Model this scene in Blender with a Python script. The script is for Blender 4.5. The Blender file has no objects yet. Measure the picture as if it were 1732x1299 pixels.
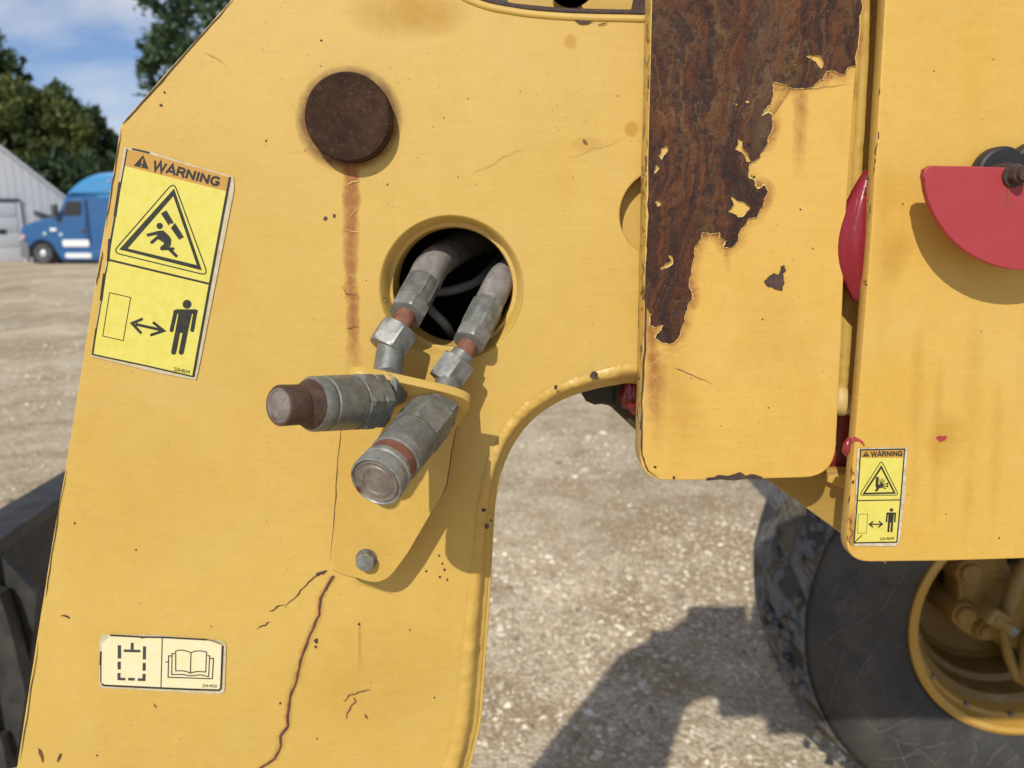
import bpy, bmesh, math, random
import numpy as np
from mathutils import Vector, Matrix, noise as mnoise

random.seed(7)
rng = np.random.default_rng(7)
scene = bpy.context.scene
col = scene.collection

# ------------------------------------------------------------------ camera
IMG_W, IMG_H, FPX = 1732.0, 1299.0, 1300.0
PITCH = math.radians(11.8)
CAM = Vector((0.0, -0.62, 1.70))
cam_data = bpy.data.cameras.new('camera')
cam_data.sensor_width = 36.0
cam_data.lens = 36.0 * FPX / IMG_W
cam_data.clip_start = 0.02
cam_data.clip_end = 3000.0
cam_data.dof.use_dof = True
cam_data.dof.focus_distance = 0.60
cam_data.dof.aperture_fstop = 7.5
cam = bpy.data.objects.new('camera', cam_data)
cam.location = CAM
cam.rotation_euler = (math.pi / 2 - PITCH, 0, 0)
col.objects.link(cam)
scene.camera = cam

# ------------------------------------------------------------------ sun direction (light travels along SUN)
SUN = Vector((9.3, 27.0, -22.3)).normalized()
to_sun = -SUN
SUN_EL = math.asin(to_sun.z)
SUN_AZ = math.atan2(to_sun.x, to_sun.y)

# ------------------------------------------------------------------ world
world = bpy.data.worlds.new('World')
scene.world = world
world.use_nodes = True
wn, wl = world.node_tree.nodes, world.node_tree.links
wn.clear()
w_out = wn.new('ShaderNodeOutputWorld')
w_bg = wn.new('ShaderNodeBackground')
w_sky = wn.new('ShaderNodeTexSky')
w_sky.sky_type = 'NISHITA'
w_sky.sun_disc = False
w_sky.sun_elevation = SUN_EL
w_sky.sun_rotation = SUN_AZ
w_sky.altitude = 200.0
w_sky.air_density = 1.0
w_sky.dust_density = 0.6
w_sky.ozone_density = 2.0
w_bg.inputs['Strength'].default_value = 0.086
w_tc = wn.new('ShaderNodeTexCoord')
w_map = wn.new('ShaderNodeMapping')
w_map.inputs['Scale'].default_value = (1.0, 1.0, 2.6)
w_map.inputs['Location'].default_value = (0.35, 0.2, 0.1)
w_noise = wn.new('ShaderNodeTexNoise')
w_noise.inputs['Scale'].default_value = 4.2
w_noise.inputs['Detail'].default_value = 9.0
w_noise.inputs['Roughness'].default_value = 0.56
w_noise.inputs['Distortion'].default_value = 0.35
w_ramp = wn.new('ShaderNodeValToRGB')
w_ramp.color_ramp.elements[0].position = 0.41
w_ramp.color_ramp.elements[0].color = (0, 0, 0, 1)
w_ramp.color_ramp.elements[1].position = 0.74
w_ramp.color_ramp.elements[1].color = (0.85, 0.85, 0.85, 1)
w_mix = wn.new('ShaderNodeMixRGB')
w_mix.inputs['Color2'].default_value = (9.0, 9.1, 9.4, 1)
w_tint = wn.new('ShaderNodeMixRGB')
w_tint.blend_type = 'MULTIPLY'
w_tint.inputs['Fac'].default_value = 1.0
w_tint.inputs['Color2'].default_value = (1.0, 1.07, 1.30, 1)
wl.new(w_tc.outputs['Generated'], w_map.inputs['Vector'])
wl.new(w_map.outputs['Vector'], w_noise.inputs['Vector'])
wl.new(w_noise.outputs['Fac'], w_ramp.inputs['Fac'])
wl.new(w_sky.outputs['Color'], w_tint.inputs['Color1'])
wl.new(w_tint.outputs['Color'], w_mix.inputs['Color1'])
wl.new(w_ramp.outputs['Color'], w_mix.inputs['Fac'])
wl.new(w_mix.outputs['Color'], w_bg.inputs['Color'])
wl.new(w_bg.outputs['Background'], w_out.inputs['Surface'])

sun_data = bpy.data.lights.new('sun', 'SUN')
sun_data.energy = 3.62
sun_data.angle = math.radians(0.55)
sun_data.color = (1.0, 0.955, 0.87)
sun = bpy.data.objects.new('sun', sun_data)
sun.rotation_euler = SUN.to_track_quat('-Z', 'Y').to_euler()
sun.location = to_sun * 30
col.objects.link(sun)

scene.view_settings.view_transform = 'Standard'
scene.view_settings.look = 'None'
scene.view_settings.exposure = 0.0
scene.view_settings.gamma = 1.0
scene.view_settings.use_curve_mapping = False
scene.cycles.use_denoising = True
scene.cycles.max_bounces = 6
scene.cycles.transparent_max_bounces = 12

# ------------------------------------------------------------------ geometry helpers
CP, SP = math.cos(PITCH), math.sin(PITCH)


def ray(px, py):
    u = (px - IMG_W / 2) / FPX
    v = (IMG_H / 2 - py) / FPX
    return Vector((u, CP + v * SP, -SP + v * CP))


def W(px, py, y):
    d = ray(px, py)
    return CAM + d * ((y - CAM.y) / d.y)


def H(px, py, z):
    d = ray(px, py)
    return CAM + d * ((z - CAM.z) / d.z)


def XZ(pts, y):
    return [(W(p[0], p[1], y).x, W(p[0], p[1], y).z) for p in pts]


def empty(name, loc, label, cat, group=None):
    o = bpy.data.objects.new(name, None)
    o.location = loc
    o.empty_display_size = 0.05
    o['label'] = label
    o['category'] = cat
    if group:
        o['group'] = group
    col.objects.link(o)
    return o


def rootloc(o):
    v = Vector(o.location)
    while o.parent:
        o = o.parent
        v += o.location
    return v


def link_mesh(name, me, mats, parent=None, smooth=None, label=None, origin=None):
    for m in (mats if isinstance(mats, (list, tuple)) else [mats]):
        me.materials.append(m)
    if smooth is not None:
        for p in me.polygons:
            p.use_smooth = True
        me.set_sharp_from_angle(angle=math.radians(smooth))
    o = bpy.data.objects.new(name, me)
    col.objects.link(o)
    me.update()
    base = rootloc(parent) if parent else Vector((0, 0, 0))
    if origin is None and len(me.vertices):
        n = len(me.vertices)
        co = np.empty(n * 3); me.vertices.foreach_get('co', co)
        co = co.reshape(-1, 3)
        origin = Vector(((co[:, 0].min() + co[:, 0].max()) / 2, (co[:, 1].min() + co[:, 1].max()) / 2, co[:, 2].min()))
    if origin is None:
        origin = Vector((0, 0, 0))
    me.transform(Matrix.Translation(-origin))
    o.location = origin - base
    if parent:
        o.parent = parent
    if label:
        o['label'] = label
    return o


def tag(o, label, cat, group=None, kind=None):
    o['label'] = label
    o['category'] = cat
    if group:
        o['group'] = group
    if kind:
        o['kind'] = kind
    return o


def from_bm(name, bm, mats, parent=None, smooth=None, label=None):
    me = bpy.data.meshes.new(name)
    bmesh.ops.recalc_face_normals(bm, faces=bm.faces[:])
    bm.to_mesh(me)
    bm.free()
    return link_mesh(name, me, mats, parent, smooth, label)


def from_data(name, verts, faces, mats, parent=None, smooth=None, label=None):
    me = bpy.data.meshes.new(name)
    me.from_pydata([tuple(v) for v in verts], [], faces)
    me.update()
    return link_mesh(name, me, mats, parent, smooth, label)


def roughen(pts, amp, iters, closed=True, seed=1):
    r = random.Random(seed)
    pts = [tuple(p) for p in pts]
    for k in range(iters):
        out = []
        n = len(pts)
        for i in range(n if closed else n - 1):
            a, b = pts[i], pts[(i + 1) % n]
            d = math.hypot(b[0] - a[0], b[1] - a[1])
            out.append(a)
            if d > 1e-6:
                nx, ny = -(b[1] - a[1]) / d, (b[0] - a[0]) / d
                o = r.uniform(-1, 1) * amp * min(d, 40)
                out.append(((a[0] + b[0]) / 2 + nx * o, (a[1] + b[1]) / 2 + ny * o))
        if not closed:
            out.append(pts[-1])
        pts = out
    return pts


def rounded(pts, n=5):
    """points (x, y[, radius]); corners with a radius are rounded"""
    out = []
    N = len(pts)
    for i, p in enumerate(pts):
        if len(p) < 3 or p[2] <= 0:
            out.append((p[0], p[1]))
            continue
        a = Vector(pts[i - 1][:2]); b = Vector(p[:2]); c = Vector(pts[(i + 1) % N][:2])
        r = p[2]
        d1 = (a - b); d2 = (c - b)
        p1 = b + d1.normalized() * min(r, d1.length * .49)
        p2 = b + d2.normalized() * min(r, d2.length * .49)
        for k in range(n + 1):
            t = k / n
            q = p1 * (1 - t) ** 2 + b * 2 * t * (1 - t) + p2 * t ** 2
            out.append((q.x, q.y))
    return out


def smooth_path(pts, n=6):
    """Catmull-Rom through the points"""
    P = [Vector(p) for p in pts]
    out = []
    for i in range(len(P) - 1):
        p0 = P[max(i - 1, 0)]; p1 = P[i]; p2 = P[i + 1]; p3 = P[min(i + 2, len(P) - 1)]
        for k in range(n):
            t = k / n
            out.append(0.5 * ((2 * p1) + (p2 - p0) * t + (2 * p0 - 5 * p1 + 4 * p2 - p3) * t * t + (3 * p1 - p0 - 3 * p2 + p3) * t ** 3))
    out.append(P[-1])
    return out


def fill_mesh(loops, half, bevel=0.0):
    """a filled outline with holes as a slab in local XY, thickness 2*half along Z"""
    cu = bpy.data.curves.new('tmp', 'CURVE')
    cu.dimensions = '2D'
    cu.fill_mode = 'BOTH'
    cu.extrude = max(half - bevel, 0)
    cu.bevel_depth = bevel
    cu.bevel_resolution = 1
    cu.offset = -bevel
    for lp in loops:
        s = cu.splines.new('POLY')
        s.points.add(len(lp) - 1)
        for i, p in enumerate(lp):
            s.points[i].co = (p[0], p[1], 0, 1)
        s.use_cyclic_u = True
    ob = bpy.data.objects.new('tmp', cu)
    col.objects.link(ob)
    dg = bpy.context.evaluated_depsgraph_get()
    me = bpy.data.meshes.new_from_object(ob.evaluated_get(dg))
    bpy.data.objects.remove(ob)
    bpy.data.curves.remove(cu)
    bm = bmesh.new(); bm.from_mesh(me)
    bmesh.ops.remove_doubles(bm, verts=bm.verts[:], dist=1e-6)
    bmesh.ops.recalc_face_normals(bm, faces=bm.faces[:])
    bm.to_mesh(me); bm.free()
    me.materials.clear()
    return me


def slab(name, loops_xz, y_front, thick, mats, parent=None, bevel=0.0, edge=False, label=None, frame=None):
    """outline(s) in (x, z) standing at y_front, going back by thick; frame: Matrix instead of the upright plane"""
    me = fill_mesh(loops_xz, thick / 2, bevel)
    if edge:
        for p in me.polygons:
            p.material_index = 0 if p.normal.z > 0.9 else 1
    if frame is None:
        M = Matrix(((1, 0, 0, 0), (0, 0, -1, y_front + thick / 2), (0, 1, 0, 0), (0, 0, 0, 1)))
    else:
        M = frame
    flat = [abs(p.normal.z) > .985 for p in me.polygons]
    me.transform(M)
    o = link_mesh(name, me, mats, parent, 35, label)
    for p, f in zip(me.polygons, flat):
        if f:
            p.use_smooth = False
    return o


def pslab(name, loops_px, y_front, thick, mats, parent=None, bevel=0.0, edge=False, label=None):
    return slab(name, [XZ(l, y_front) for l in loops_px], y_front, thick, mats, parent, bevel, edge, label)


def frame_of(axis):
    a = Vector(axis).normalized()
    h = Vector((0, 0, 1)) if abs(a.z) < 0.9 else Vector((1, 0, 0))
    u = a.cross(h).normalized()
    v = a.cross(u).normalized()
    return a, u, v


def add_revolve(bm, p0, axis, prof, n=24, phase=0.0, rfun=None, caps=(True, True)):
    a, u, v = frame_of(axis)
    rings = []
    for j, (s, r) in enumerate(prof):
        ring = []
        for i in range(n):
            t = 2 * math.pi * i / n + phase
            rr = r if rfun is None else rfun(s, r, t, j)
            ring.append(bm.verts.new(Vector(p0) + a * s + (u * math.cos(t) + v * math.sin(t)) * rr))
        rings.append(ring)
    for j in range(len(rings) - 1):
        for i in range(n):
            k = (i + 1) % n
            try:
                bm.faces.new((rings[j][i], rings[j][k], rings[j + 1][k], rings[j + 1][i]))
            except ValueError:
                pass
    for ring in [r_ for r_, c_ in zip((rings[0], rings[-1]), caps) if c_]:
        try:
            bm.faces.new(ring)
        except ValueError:
            pass


def revolve(name, p0, axis, prof, mat, parent=None, n=24, phase=0.0, smooth=40, rfun=None, label=None, caps=(True, True)):
    bm = bmesh.new()
    add_revolve(bm, p0, axis, prof, n, phase, rfun, caps)
    return from_bm(name, bm, mat, parent, smooth, label)


def hexnut(name, p0, axis, s0, s1, r, mat, parent, phase=0.0, label=None, ch=0.0015):
    """hexagonal bar with chamfered ends"""
    bm = bmesh.new()
    a, u, v = frame_of(axis)
    n = 24
    prof = []
    def hexr(t):
        k = (t % (math.pi / 3)) - math.pi / 6
        return r * math.cos(math.pi / 6) / math.cos(k)
    def rf(s, rr, t, j):
        h = hexr(t - phase)
        return min(h, rr)
    R = r
    rin = r * 0.90
    prof = [(s0, rin * .94), (s0 + ch * .2, rin), (s0 + ch * 1.6, R), (s1 - ch * 1.6, R), (s1 - ch * .2, rin), (s1, rin * .94)]
    add_revolve(bm, p0, axis, prof, 48, phase, rf)
    return from_bm(name, bm, mat, parent, 22, label)


def tube(name, pts, rad, mat, parent=None, n=12, smooth=60, label=None, rough=0.0, kind=None):
    pts = [Vector(p) for p in pts]
    rads = rad if isinstance(rad, (list, tuple)) else [rad] * len(pts)
    bm = bmesh.new()
    rings = []
    t0 = (pts[1] - pts[0]).normalized()
    _, u, v = frame_of(t0)
    for i, p in enumerate(pts):
        t = (pts[min(i + 1, len(pts) - 1)] - pts[max(i - 1, 0)]).normalized()
        u = (u - t * u.dot(t)).normalized()
        v = t.cross(u)
        ring = []
        for k in range(n):
            a = 2 * math.pi * k / n
            r = rads[i]
            d = u * math.cos(a) + v * math.sin(a)
            if rough:
                r *= 1 + rough * mnoise.noise((p + d * r) * 160)
            ring.append(bm.verts.new(p + d * r))
        rings.append(ring)
    for j in range(len(rings) - 1):
        for i in range(n):
            k = (i + 1) % n
            bm.faces.new((rings[j][i], rings[j][k], rings[j + 1][k], rings[j + 1][i]))
    bm.faces.new(rings[0]); bm.faces.new(rings[-1])
    o = from_bm(name, bm, mat, parent, smooth, label)
    if kind:
        o['kind'] = kind
    return o


def add_box(bm, c, s, rot=None):
    M = Matrix.Translation(c)
    if rot is not None:
        M = M @ rot.to_4x4()
    M = M @ Matrix.Diagonal((s[0], s[1], s[2], 1))
    return bmesh.ops.create_cube(bm, size=1, matrix=M)['verts']


def box(name, c, s, mat, parent=None, rot=None, bevel=0.0, label=None):
    bm = bmesh.new()
    add_box(bm, c, s, rot)
    if bevel:
        bmesh.ops.bevel(bm, geom=bm.edges[:], offset=bevel, segments=2, affect='EDGES', profile=0.5)
    return from_bm(name, bm, mat, parent, 35, label)


# ------------------------------------------------------------------ material helpers
class NT:
    def __init__(self, name):
        self.m = bpy.data.materials.new(name)
        self.m.use_nodes = True
        self.t = self.m.node_tree
        self.n = self.t.nodes
        self.l = self.t.links
        self.b = self.n['Principled BSDF']
        self.out = self.n['Material Output']
        self._co = None

    def set(self, **kw):
        for k, v in kw.items():
            self.b.inputs[k.replace('_', ' ')].default_value = v
        return self

    def link(self, a, b):
        self.l.new(a, b)

    def co(self, scale=None, loc=None):
        """world-space metres: every mesh keeps its own origin, so use the Geometry position"""
        if self._co is None:
            self._co = self.n.new('ShaderNodeNewGeometry')
        if scale is None and loc is None:
            return self._co.outputs['Position']
        mp = self.n.new('ShaderNodeMapping')
        if scale is not None:
            mp.inputs['Scale'].default_value = scale
        if loc is not None:
            mp.inputs['Location'].default_value = loc
        self.link(self._co.outputs['Position'], mp.inputs['Vector'])
        return mp.outputs['Vector']

    def noise(self, scale, detail=4, rough=.55, dist=0, vec=None):
        t = self.n.new('ShaderNodeTexNoise')
        t.inputs['Scale'].default_value = scale
        t.inputs['Detail'].default_value = detail
        t.inputs['Roughness'].default_value = rough
        t.inputs['Distortion'].default_value = dist
        self.link(vec if vec is not None else self.co(), t.inputs['Vector'])
        return t.outputs['Fac']

    def voronoi(self, scale, feature='F1', out='Distance', vec=None, rand=1.0):
        t = self.n.new('ShaderNodeTexVoronoi')
        t.feature = feature
        t.inputs['Scale'].default_value = scale
        t.inputs['Randomness'].default_value = rand
        self.link(vec if vec is not None else self.co(), t.inputs['Vector'])
        return t.outputs[out]

    def ramp(self, fac, stops, interp='LINEAR'):
        r = self.n.new('ShaderNodeValToRGB')
        r.color_ramp.interpolation = interp
        e = r.color_ramp.elements
        while len(e) < len(stops):
            e.new(0.5)
        for i, (p, c) in enumerate(stops):
            e[i].position = p
            if isinstance(c, (int, float)):
                c = (c, c, c)
            e[i].color = (*c, 1)
        self.link(fac, r.inputs['Fac'])
        return r.outputs['Color']

    def mix(self, fac, a, b, mode='MIX'):
        m = self.n.new('ShaderNodeMixRGB')
        m.blend_type = mode
        for s, v in ((m.inputs['Fac'], fac), (m.inputs['Color1'], a), (m.inputs['Color2'], b)):
            if isinstance(v, (int, float)):
                s.default_value = v if s.type == 'VALUE' else (v, v, v, 1)
            elif isinstance(v, tuple):
                s.default_value = (*v, 1)
            else:
                self.link(v, s)
        return m.outputs['Color']

    def math(self, op, a, b=0.0, clamp=False):
        m = self.n.new('ShaderNodeMath')
        m.operation = op
        m.use_clamp = clamp
        for s, v in ((m.inputs[0], a), (m.inputs[1], b)):
            if isinstance(v, (int, float)):
                s.default_value = v
            else:
                self.link(v, s)
        return m.outputs[0]

    def color(self, c):
        if isinstance(c, tuple):
            self.b.inputs['Base Color'].default_value = (*c, 1)
        else:
            self.link(c, self.b.inputs['Base Color'])
        return self

    def rough(self, r):
        if isinstance(r, (int, float)):
            self.b.inputs['Roughness'].default_value = r
        else:
            self.link(r, self.b.inputs['Roughness'])
        return self

    def metal(self, r):
        if isinstance(r, (int, float)):
            self.b.inputs['Metallic'].default_value = r
        else:
            self.link(r, self.b.inputs['Metallic'])
        return self

    def bump(self, h, strength=.3, dist=.001):
        b = self.n.new('ShaderNodeBump')
        b.inputs['Strength'].default_value = strength
        b.inputs['Distance'].default_value = dist
        self.link(h, b.inputs['Height'])
        self.link(b.outputs['Normal'], self.b.inputs['Normal'])
        return self


def paint_nodes(k, light, dark, stain, chips=0.0, streak=0.35):
    big = k.noise(3.2, 4, .6, .4)
    c = k.mix(k.ramp(big, [(.30, 0), (.72, 1)]), dark, light)
    # runs of weather down the plate
    st = k.noise(1.0, 5, .62, .3, k.co((15, 15, 1.1)))
    c = k.mix(k.math('MULTIPLY', k.ramp(st, [(.52, 0), (.78, 1)]), streak), c, stain)
    blot = k.noise(9, 6, .65, 1.2)
    c = k.mix(k.math('MULTIPLY', k.ramp(blot, [(.56, 0), (.75, 1)]), .30), c, stain)
    fine = k.noise(60, 5, .7)
    c = k.mix(k.math('MULTIPLY', k.ramp(fine, [(.4, 0), (.75, 1)]), .16), c, tuple(min(1, x * 1.22 + .04) for x in light))
    br = k.noise(1.0, 5, .7, .2, k.co((22, 22, 420)))
    c = k.mix(k.math('MULTIPLY', k.ramp(br, [(.42, 0), (.70, 1)]), .16), c, tuple(min(1, x * 1.15 + .05) for x in light))
    mot = k.noise(210, 4, .75)
    c = k.mix(k.math('MULTIPLY', k.ramp(mot, [(.52, 0), (.72, 1)]), .16), c, tuple(x * .62 for x in dark))
    dst = k.noise(6.5, 6, .7, 1.0, k.co((1, 1, 1), (11, 3, 7)))
    c = k.mix(k.math('MULTIPLY', k.ramp(dst, [(.52, 0), (.72, 1)]), .20), c, (.56, .45, .22))
    # grime specks
    sp = k.voronoi(150, 'F1')
    spm = k.math('MULTIPLY', k.ramp(sp, [(.0, 1), (.14, 0)]), k.ramp(k.noise(14, 3, .6), [(.50, 0), (.60, 1)]))
    c = k.mix(k.math('MULTIPLY', spm, .5), c, (.09, .045, .018))
    sp2 = k.voronoi(46, 'F1')
    c = k.mix(k.math('MULTIPLY', k.ramp(sp2, [(.0, 1), (.045, 0)]), .55), c, (.10, .05, .02))
    hgt = k.math('ADD', k.math('MULTIPLY', k.noise(420, 4, .6), .25), k.math('MULTIPLY', k.noise(38, 3, .5), 1.0))
    if chips:
        cn = k.noise(75, 8, .72, .6)
        m = k.ramp(cn, [(1 - chips - .02, 0), (1 - chips + .02, 1)])
        rustc = k.mix(k.noise(190, 4, .6), (.035, .018, .012), (.14, .055, .02))
        c = k.mix(m, c, rustc)
    k.color(c)
    k.rough(k.ramp(k.noise(20, 5, .6), [(.3, .36), (.7, .52)]))
    k.bump(hgt, .16, .0016)
    k.b.inputs['Specular IOR Level'].default_value = .42
    return k


def M_paint(name, light=(.615, .408, .098), dark=(.545, .347, .074), stain=(.51, .285, .042), chips=0.0, streak=.32):
    return paint_nodes(NT(name), light, dark, stain, chips, streak).m


m_yellow = M_paint('faded_yellow_paint')
m_yellow_edge = M_paint('chipped_yellow_edge', chips=.44)
m_yellow_edge2 = M_paint('lightly_chipped_edge', light=(.62, .40, .10), dark=(.50, .31, .07), chips=.34)
m_yellow_b = M_paint('faded_yellow_paint_plate', light=(.66, .42, .100), dark=(.61, .365, .068), stain=(.55, .28, .035), streak=.45)
m_yellow_d = M_paint('orange_yellow_paint', light=(.64, .405, .088), dark=(.60, .35, .055), stain=(.55, .28, .025), streak=.7)
m_weld = M_paint('painted_weld', light=(.62, .40, .095), dark=(.53, .33, .065), chips=.20)


def simple(name, c, rough=.5, metal=0.0, **kw):
    k = NT(name).color(c).rough(rough).metal(metal)
    k.set(**kw)
    return k.m


def M_rust(name, a=(.030, .018, .013), b=(.085, .042, .024), c=(.16, .075, .035), scale=60, scratch=.07):
    k = NT(name)
    n1 = k.noise(scale, 8, .7, .5)
    colr = k.ramp(n1, [(.3, a), (.52, b), (.75, c)])
    scr = k.voronoi(scale * .9, 'DISTANCE_TO_EDGE', vec=k.co((1, 1, .35)))
    colr = k.mix(k.math('MULTIPLY', k.ramp(scr, [(0, 1), (.02, 0)]), scratch), colr, (.30, .24, .19))
    colr = k.mix(k.math('MULTIPLY', k.ramp(k.noise(scale * 9, 4, .75), [(.56, 0), (.72, 1)]), .35), colr, tuple(x * 2.2 for x in b))
    k.color(colr).rough(.72)
    k.bump(k.noise(scale * 6, 6, .7), .35, .0012)
    return k.m


m_rust = M_rust('rusty_steel')
_k = NT('brown_pin_face')
_c = _k.ramp(_k.noise(38, 7, .72, .4), [(.30, (.022, .0115, .007)), (.50, (.042, .021, .0115)), (.68, (.078, .040, .020))])
_c = _k.mix(_k.math('MULTIPLY', _k.ramp(_k.noise(260, 5, .75), [(.54, 0), (.68, 1)]), .45), _c, (.12, .075, .048))
_c = _k.mix(_k.math('MULTIPLY', _k.ramp(_k.noise(1.0, 4, .7, 0, _k.co((30, 30, 420))), [(.60, 0), (.72, 1)]), .22), _c, (.14, .10, .075))
_c = _k.mix(_k.math('MULTIPLY', _k.ramp(_k.noise(1.0, 4, .7, 0, _k.co((380, 30, 50))), [(.62, 0), (.74, 1)]), .18), _c, (.14, .10, .075))
_k.color(_c).rough(.8)
_k.b.inputs['Specular IOR Level'].default_value = .15
_k.bump(_k.noise(190, 6, .75), .5, .0015)
m_rust_pin = _k.m
m_rust_red = M_rust('red_brown_rust', (.10, .035, .02), (.20, .075, .04), (.30, .14, .085), 90)
m_rust_dark = M_rust('dark_flaking_rust', (.02, .014, .012), (.055, .032, .024), (.12, .06, .03), 90)


def M_banded():
    k = NT('layered_flowing_rust')
    warp = k.noise(9, 5, .6, .0)
    vec = k.co((1, 1, 1))
    add = k.n.new('ShaderNodeVectorMath'); add.operation = 'MULTIPLY_ADD'
    wn_ = k.n.new('ShaderNodeTexNoise')
    wn_.inputs['Scale'].default_value = 16
    wn_.inputs['Detail'].default_value = 7
    wn_.inputs['Roughness'].default_value = .58
    mp = k.n.new('ShaderNodeMapping'); mp.inputs['Scale'].default_value = (1, 1, .55)
    k.link(k.co(), mp.inputs['Vector'])
    k.link(mp.outputs['Vector'], wn_.inputs['Vector'])
    k.link(wn_.outputs['Color'], add.inputs[0])
    add.inputs[1].default_value = (.105, .10, .09)
    mp2 = k.n.new('ShaderNodeMapping'); mp2.inputs['Scale'].default_value = (1, 1, .18)
    k.link(k.co(), mp2.inputs['Vector'])
    k.link(mp2.outputs['Vector'], add.inputs[2])
    w1 = k.n.new('ShaderNodeTexNoise')
    w1.noise_dimensions = '3D'
    w1.inputs['Scale'].default_value = 20
    w1.inputs['Detail'].default_value = 1.5
    k.link(add.outputs[0], w1.inputs['Vector'])
    def strands(sx, sz, det, loc):
        mp3 = k.n.new('ShaderNodeMapping'); mp3.inputs['Scale'].default_value = (sx, 1, sz); mp3.inputs['Location'].default_value = loc
        k.link(add.outputs[0], mp3.inputs['Vector'])
        return k.noise(1.0, det, .6, 0, mp3.outputs['Vector'])
    sA = strands(125, 34, 5, (0, 0, 0))
    sB = strands(44, 16, 4, (7, 0, 2))
    sC = strands(300, 90, 4, (3, 0, 5))
    saw = k.math('FRACT', k.math('MULTIPLY', w1.outputs['Fac'], 16))
    tri = k.math('ABSOLUTE', k.math('SUBTRACT', saw, .5))
    base = k.ramp(sB, [(.28, (.036, .016, .013)), (.42, (.066, .025, .014)), (.50, (.115, .036, .013)), (.58, (.108, .050, .018)), (.70, (.054, .024, .015))])
    c = k.mix(k.ramp(sA, [(.40, .75), (.56, 0)]), base, (.022, .014, .013))
    c = k.mix(k.math('MULTIPLY', k.ramp(sA, [(.55, 0), (.68, 1)]), .7), c, (.115, .066, .028))
    c = k.mix(k.math('MULTIPLY', k.ramp(sC, [(.58, 0), (.70, 1)]), .5), c, (.15, .10, .05))
    zone = k.ramp(k.noise(6, 5, .62), [(.40, 0), (.56, 1)])
    ctr = k.ramp(tri, [(.0, 1), (.10, 0)])
    c = k.mix(k.math('MULTIPLY', k.math('MULTIPLY', ctr, zone), .75), c, (.17, .115, .055))
    orange = k.ramp(k.noise(22, 6, .66, .6, k.co((1.6, 1, .35))), [(.55, 0), (.74, 1)])
    c = k.mix(k.math('MULTIPLY', orange, .65), c, (.20, .070, .016))
    grey = k.ramp(k.noise(11, 4, .6, .3, k.co((1.6, 1, .4), (3, 1, 2))), [(.54, 0), (.72, 1)])
    c = k.mix(k.math('MULTIPLY', grey, .4), c, (.090, .070, .044))
    fl = k.noise(150, 6, .72)
    c = k.mix(k.ramp(fl, [(.38, .7), (.50, 0)]), c, (.022, .014, .013))
    pit = k.voronoi(190, 'F1')
    c = k.mix(k.math('MULTIPLY', k.ramp(pit, [(.0, 1), (.25, 0)]), k.ramp(k.noise(25, 4, .6), [(.5, 0), (.62, .8)])), c, (.018, .012, .011))
    k.color(c)
    k.rough(k.ramp(k.noise(70, 4, .6), [(.3, .40), (.7, .72)]))
    k.b.inputs['Specular IOR Level'].default_value = .2
    k.bump(k.math('ADD', k.math('MULTIPLY', tri, .35), k.math('ADD', k.math('MULTIPLY', fl, .9), k.math('MULTIPLY', k.noise(45, 5, .65), 1.2))), .55, .0022)
    return k.m


m_banded = M_banded()


def M_galv(name, a, b, metal=.38, rust=0.0):
    k = NT(name)
    n = k.noise(95, 8, .72, .3)
    c = k.ramp(n, [(.34, a), (.64, b)])
    c = k.mix(k.math('MULTIPLY', k.ramp(k.noise(140, 5, .7), [(.55, 0), (.7, 1)]), .45), c, tuple(x * 1.35 for x in b))
    c = k.mix(k.math('MULTIPLY', k.ramp(k.noise(30, 6, .7, .8, k.co((1, 1, 1), (5, 2, 1))), [(.56, 0), (.70, 1)]), .55), c, (.10, .082, .058))
    if rust:
        rm = k.ramp(k.noise(42, 7, .7, .6, k.co((1, 1, 1), (9, 2, 4))), [(1 - rust - .04, 0), (1 - rust + .04, 1)])
        c = k.mix(rm, c, (.13, .052, .026))
    k.color(c).rough(k.ramp(k.noise(90, 5, .7), [(.3, .36), (.7, .62)])).metal(metal)
    k.bump(k.noise(260, 6, .7), .22, .0008)
    return k.m


m_galv = M_galv('dull_zinc', (.135, .138, .122), (.25, .252, .225))
m_galv_rust = M_galv('dull_zinc_with_rust', (.17, .17, .15), (.35, .345, .315), rust=.40)
m_galv_light = M_galv('pale_zinc', (.16, .162, .148), (.29, .288, .262))
m_capface = M_galv('worn_cap_face', (.13, .105, .085), (.26, .22, .185), .2, rust=.40)
m_blackgap = simple('shadow_black_paint', (.012, .011, .009), .8)


def M_hose():
    k = NT('dusty_rubber_hose')
    c = k.ramp(k.noise(85, 7, .7), [(.3, (.125, .110, .098)), (.7, (.30, .275, .25))])
    k.color(c).rough(.85)
    k.bump(k.noise(300, 6, .75), .5, .001)
    return k.m


m_hose = M_hose()
m_cable = simple('grey_cable_sheath', (.22, .225, .215), .55)
m_black_rubber = simple('black_rubber', (.018, .018, .019), .5)


def M_red(name, c1, c2, rough, coat=0.0):
    k = NT(name)
    n = k.noise(35, 6, .65)
    k.color(k.mix(k.ramp(n, [(.35, 0), (.7, 1)]), c1, c2)).rough(rough)
    k.bump(k.noise(120, 4, .6), .1, .001)
    k.b.inputs['Coat Weight'].default_value = coat
    return k.m


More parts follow.
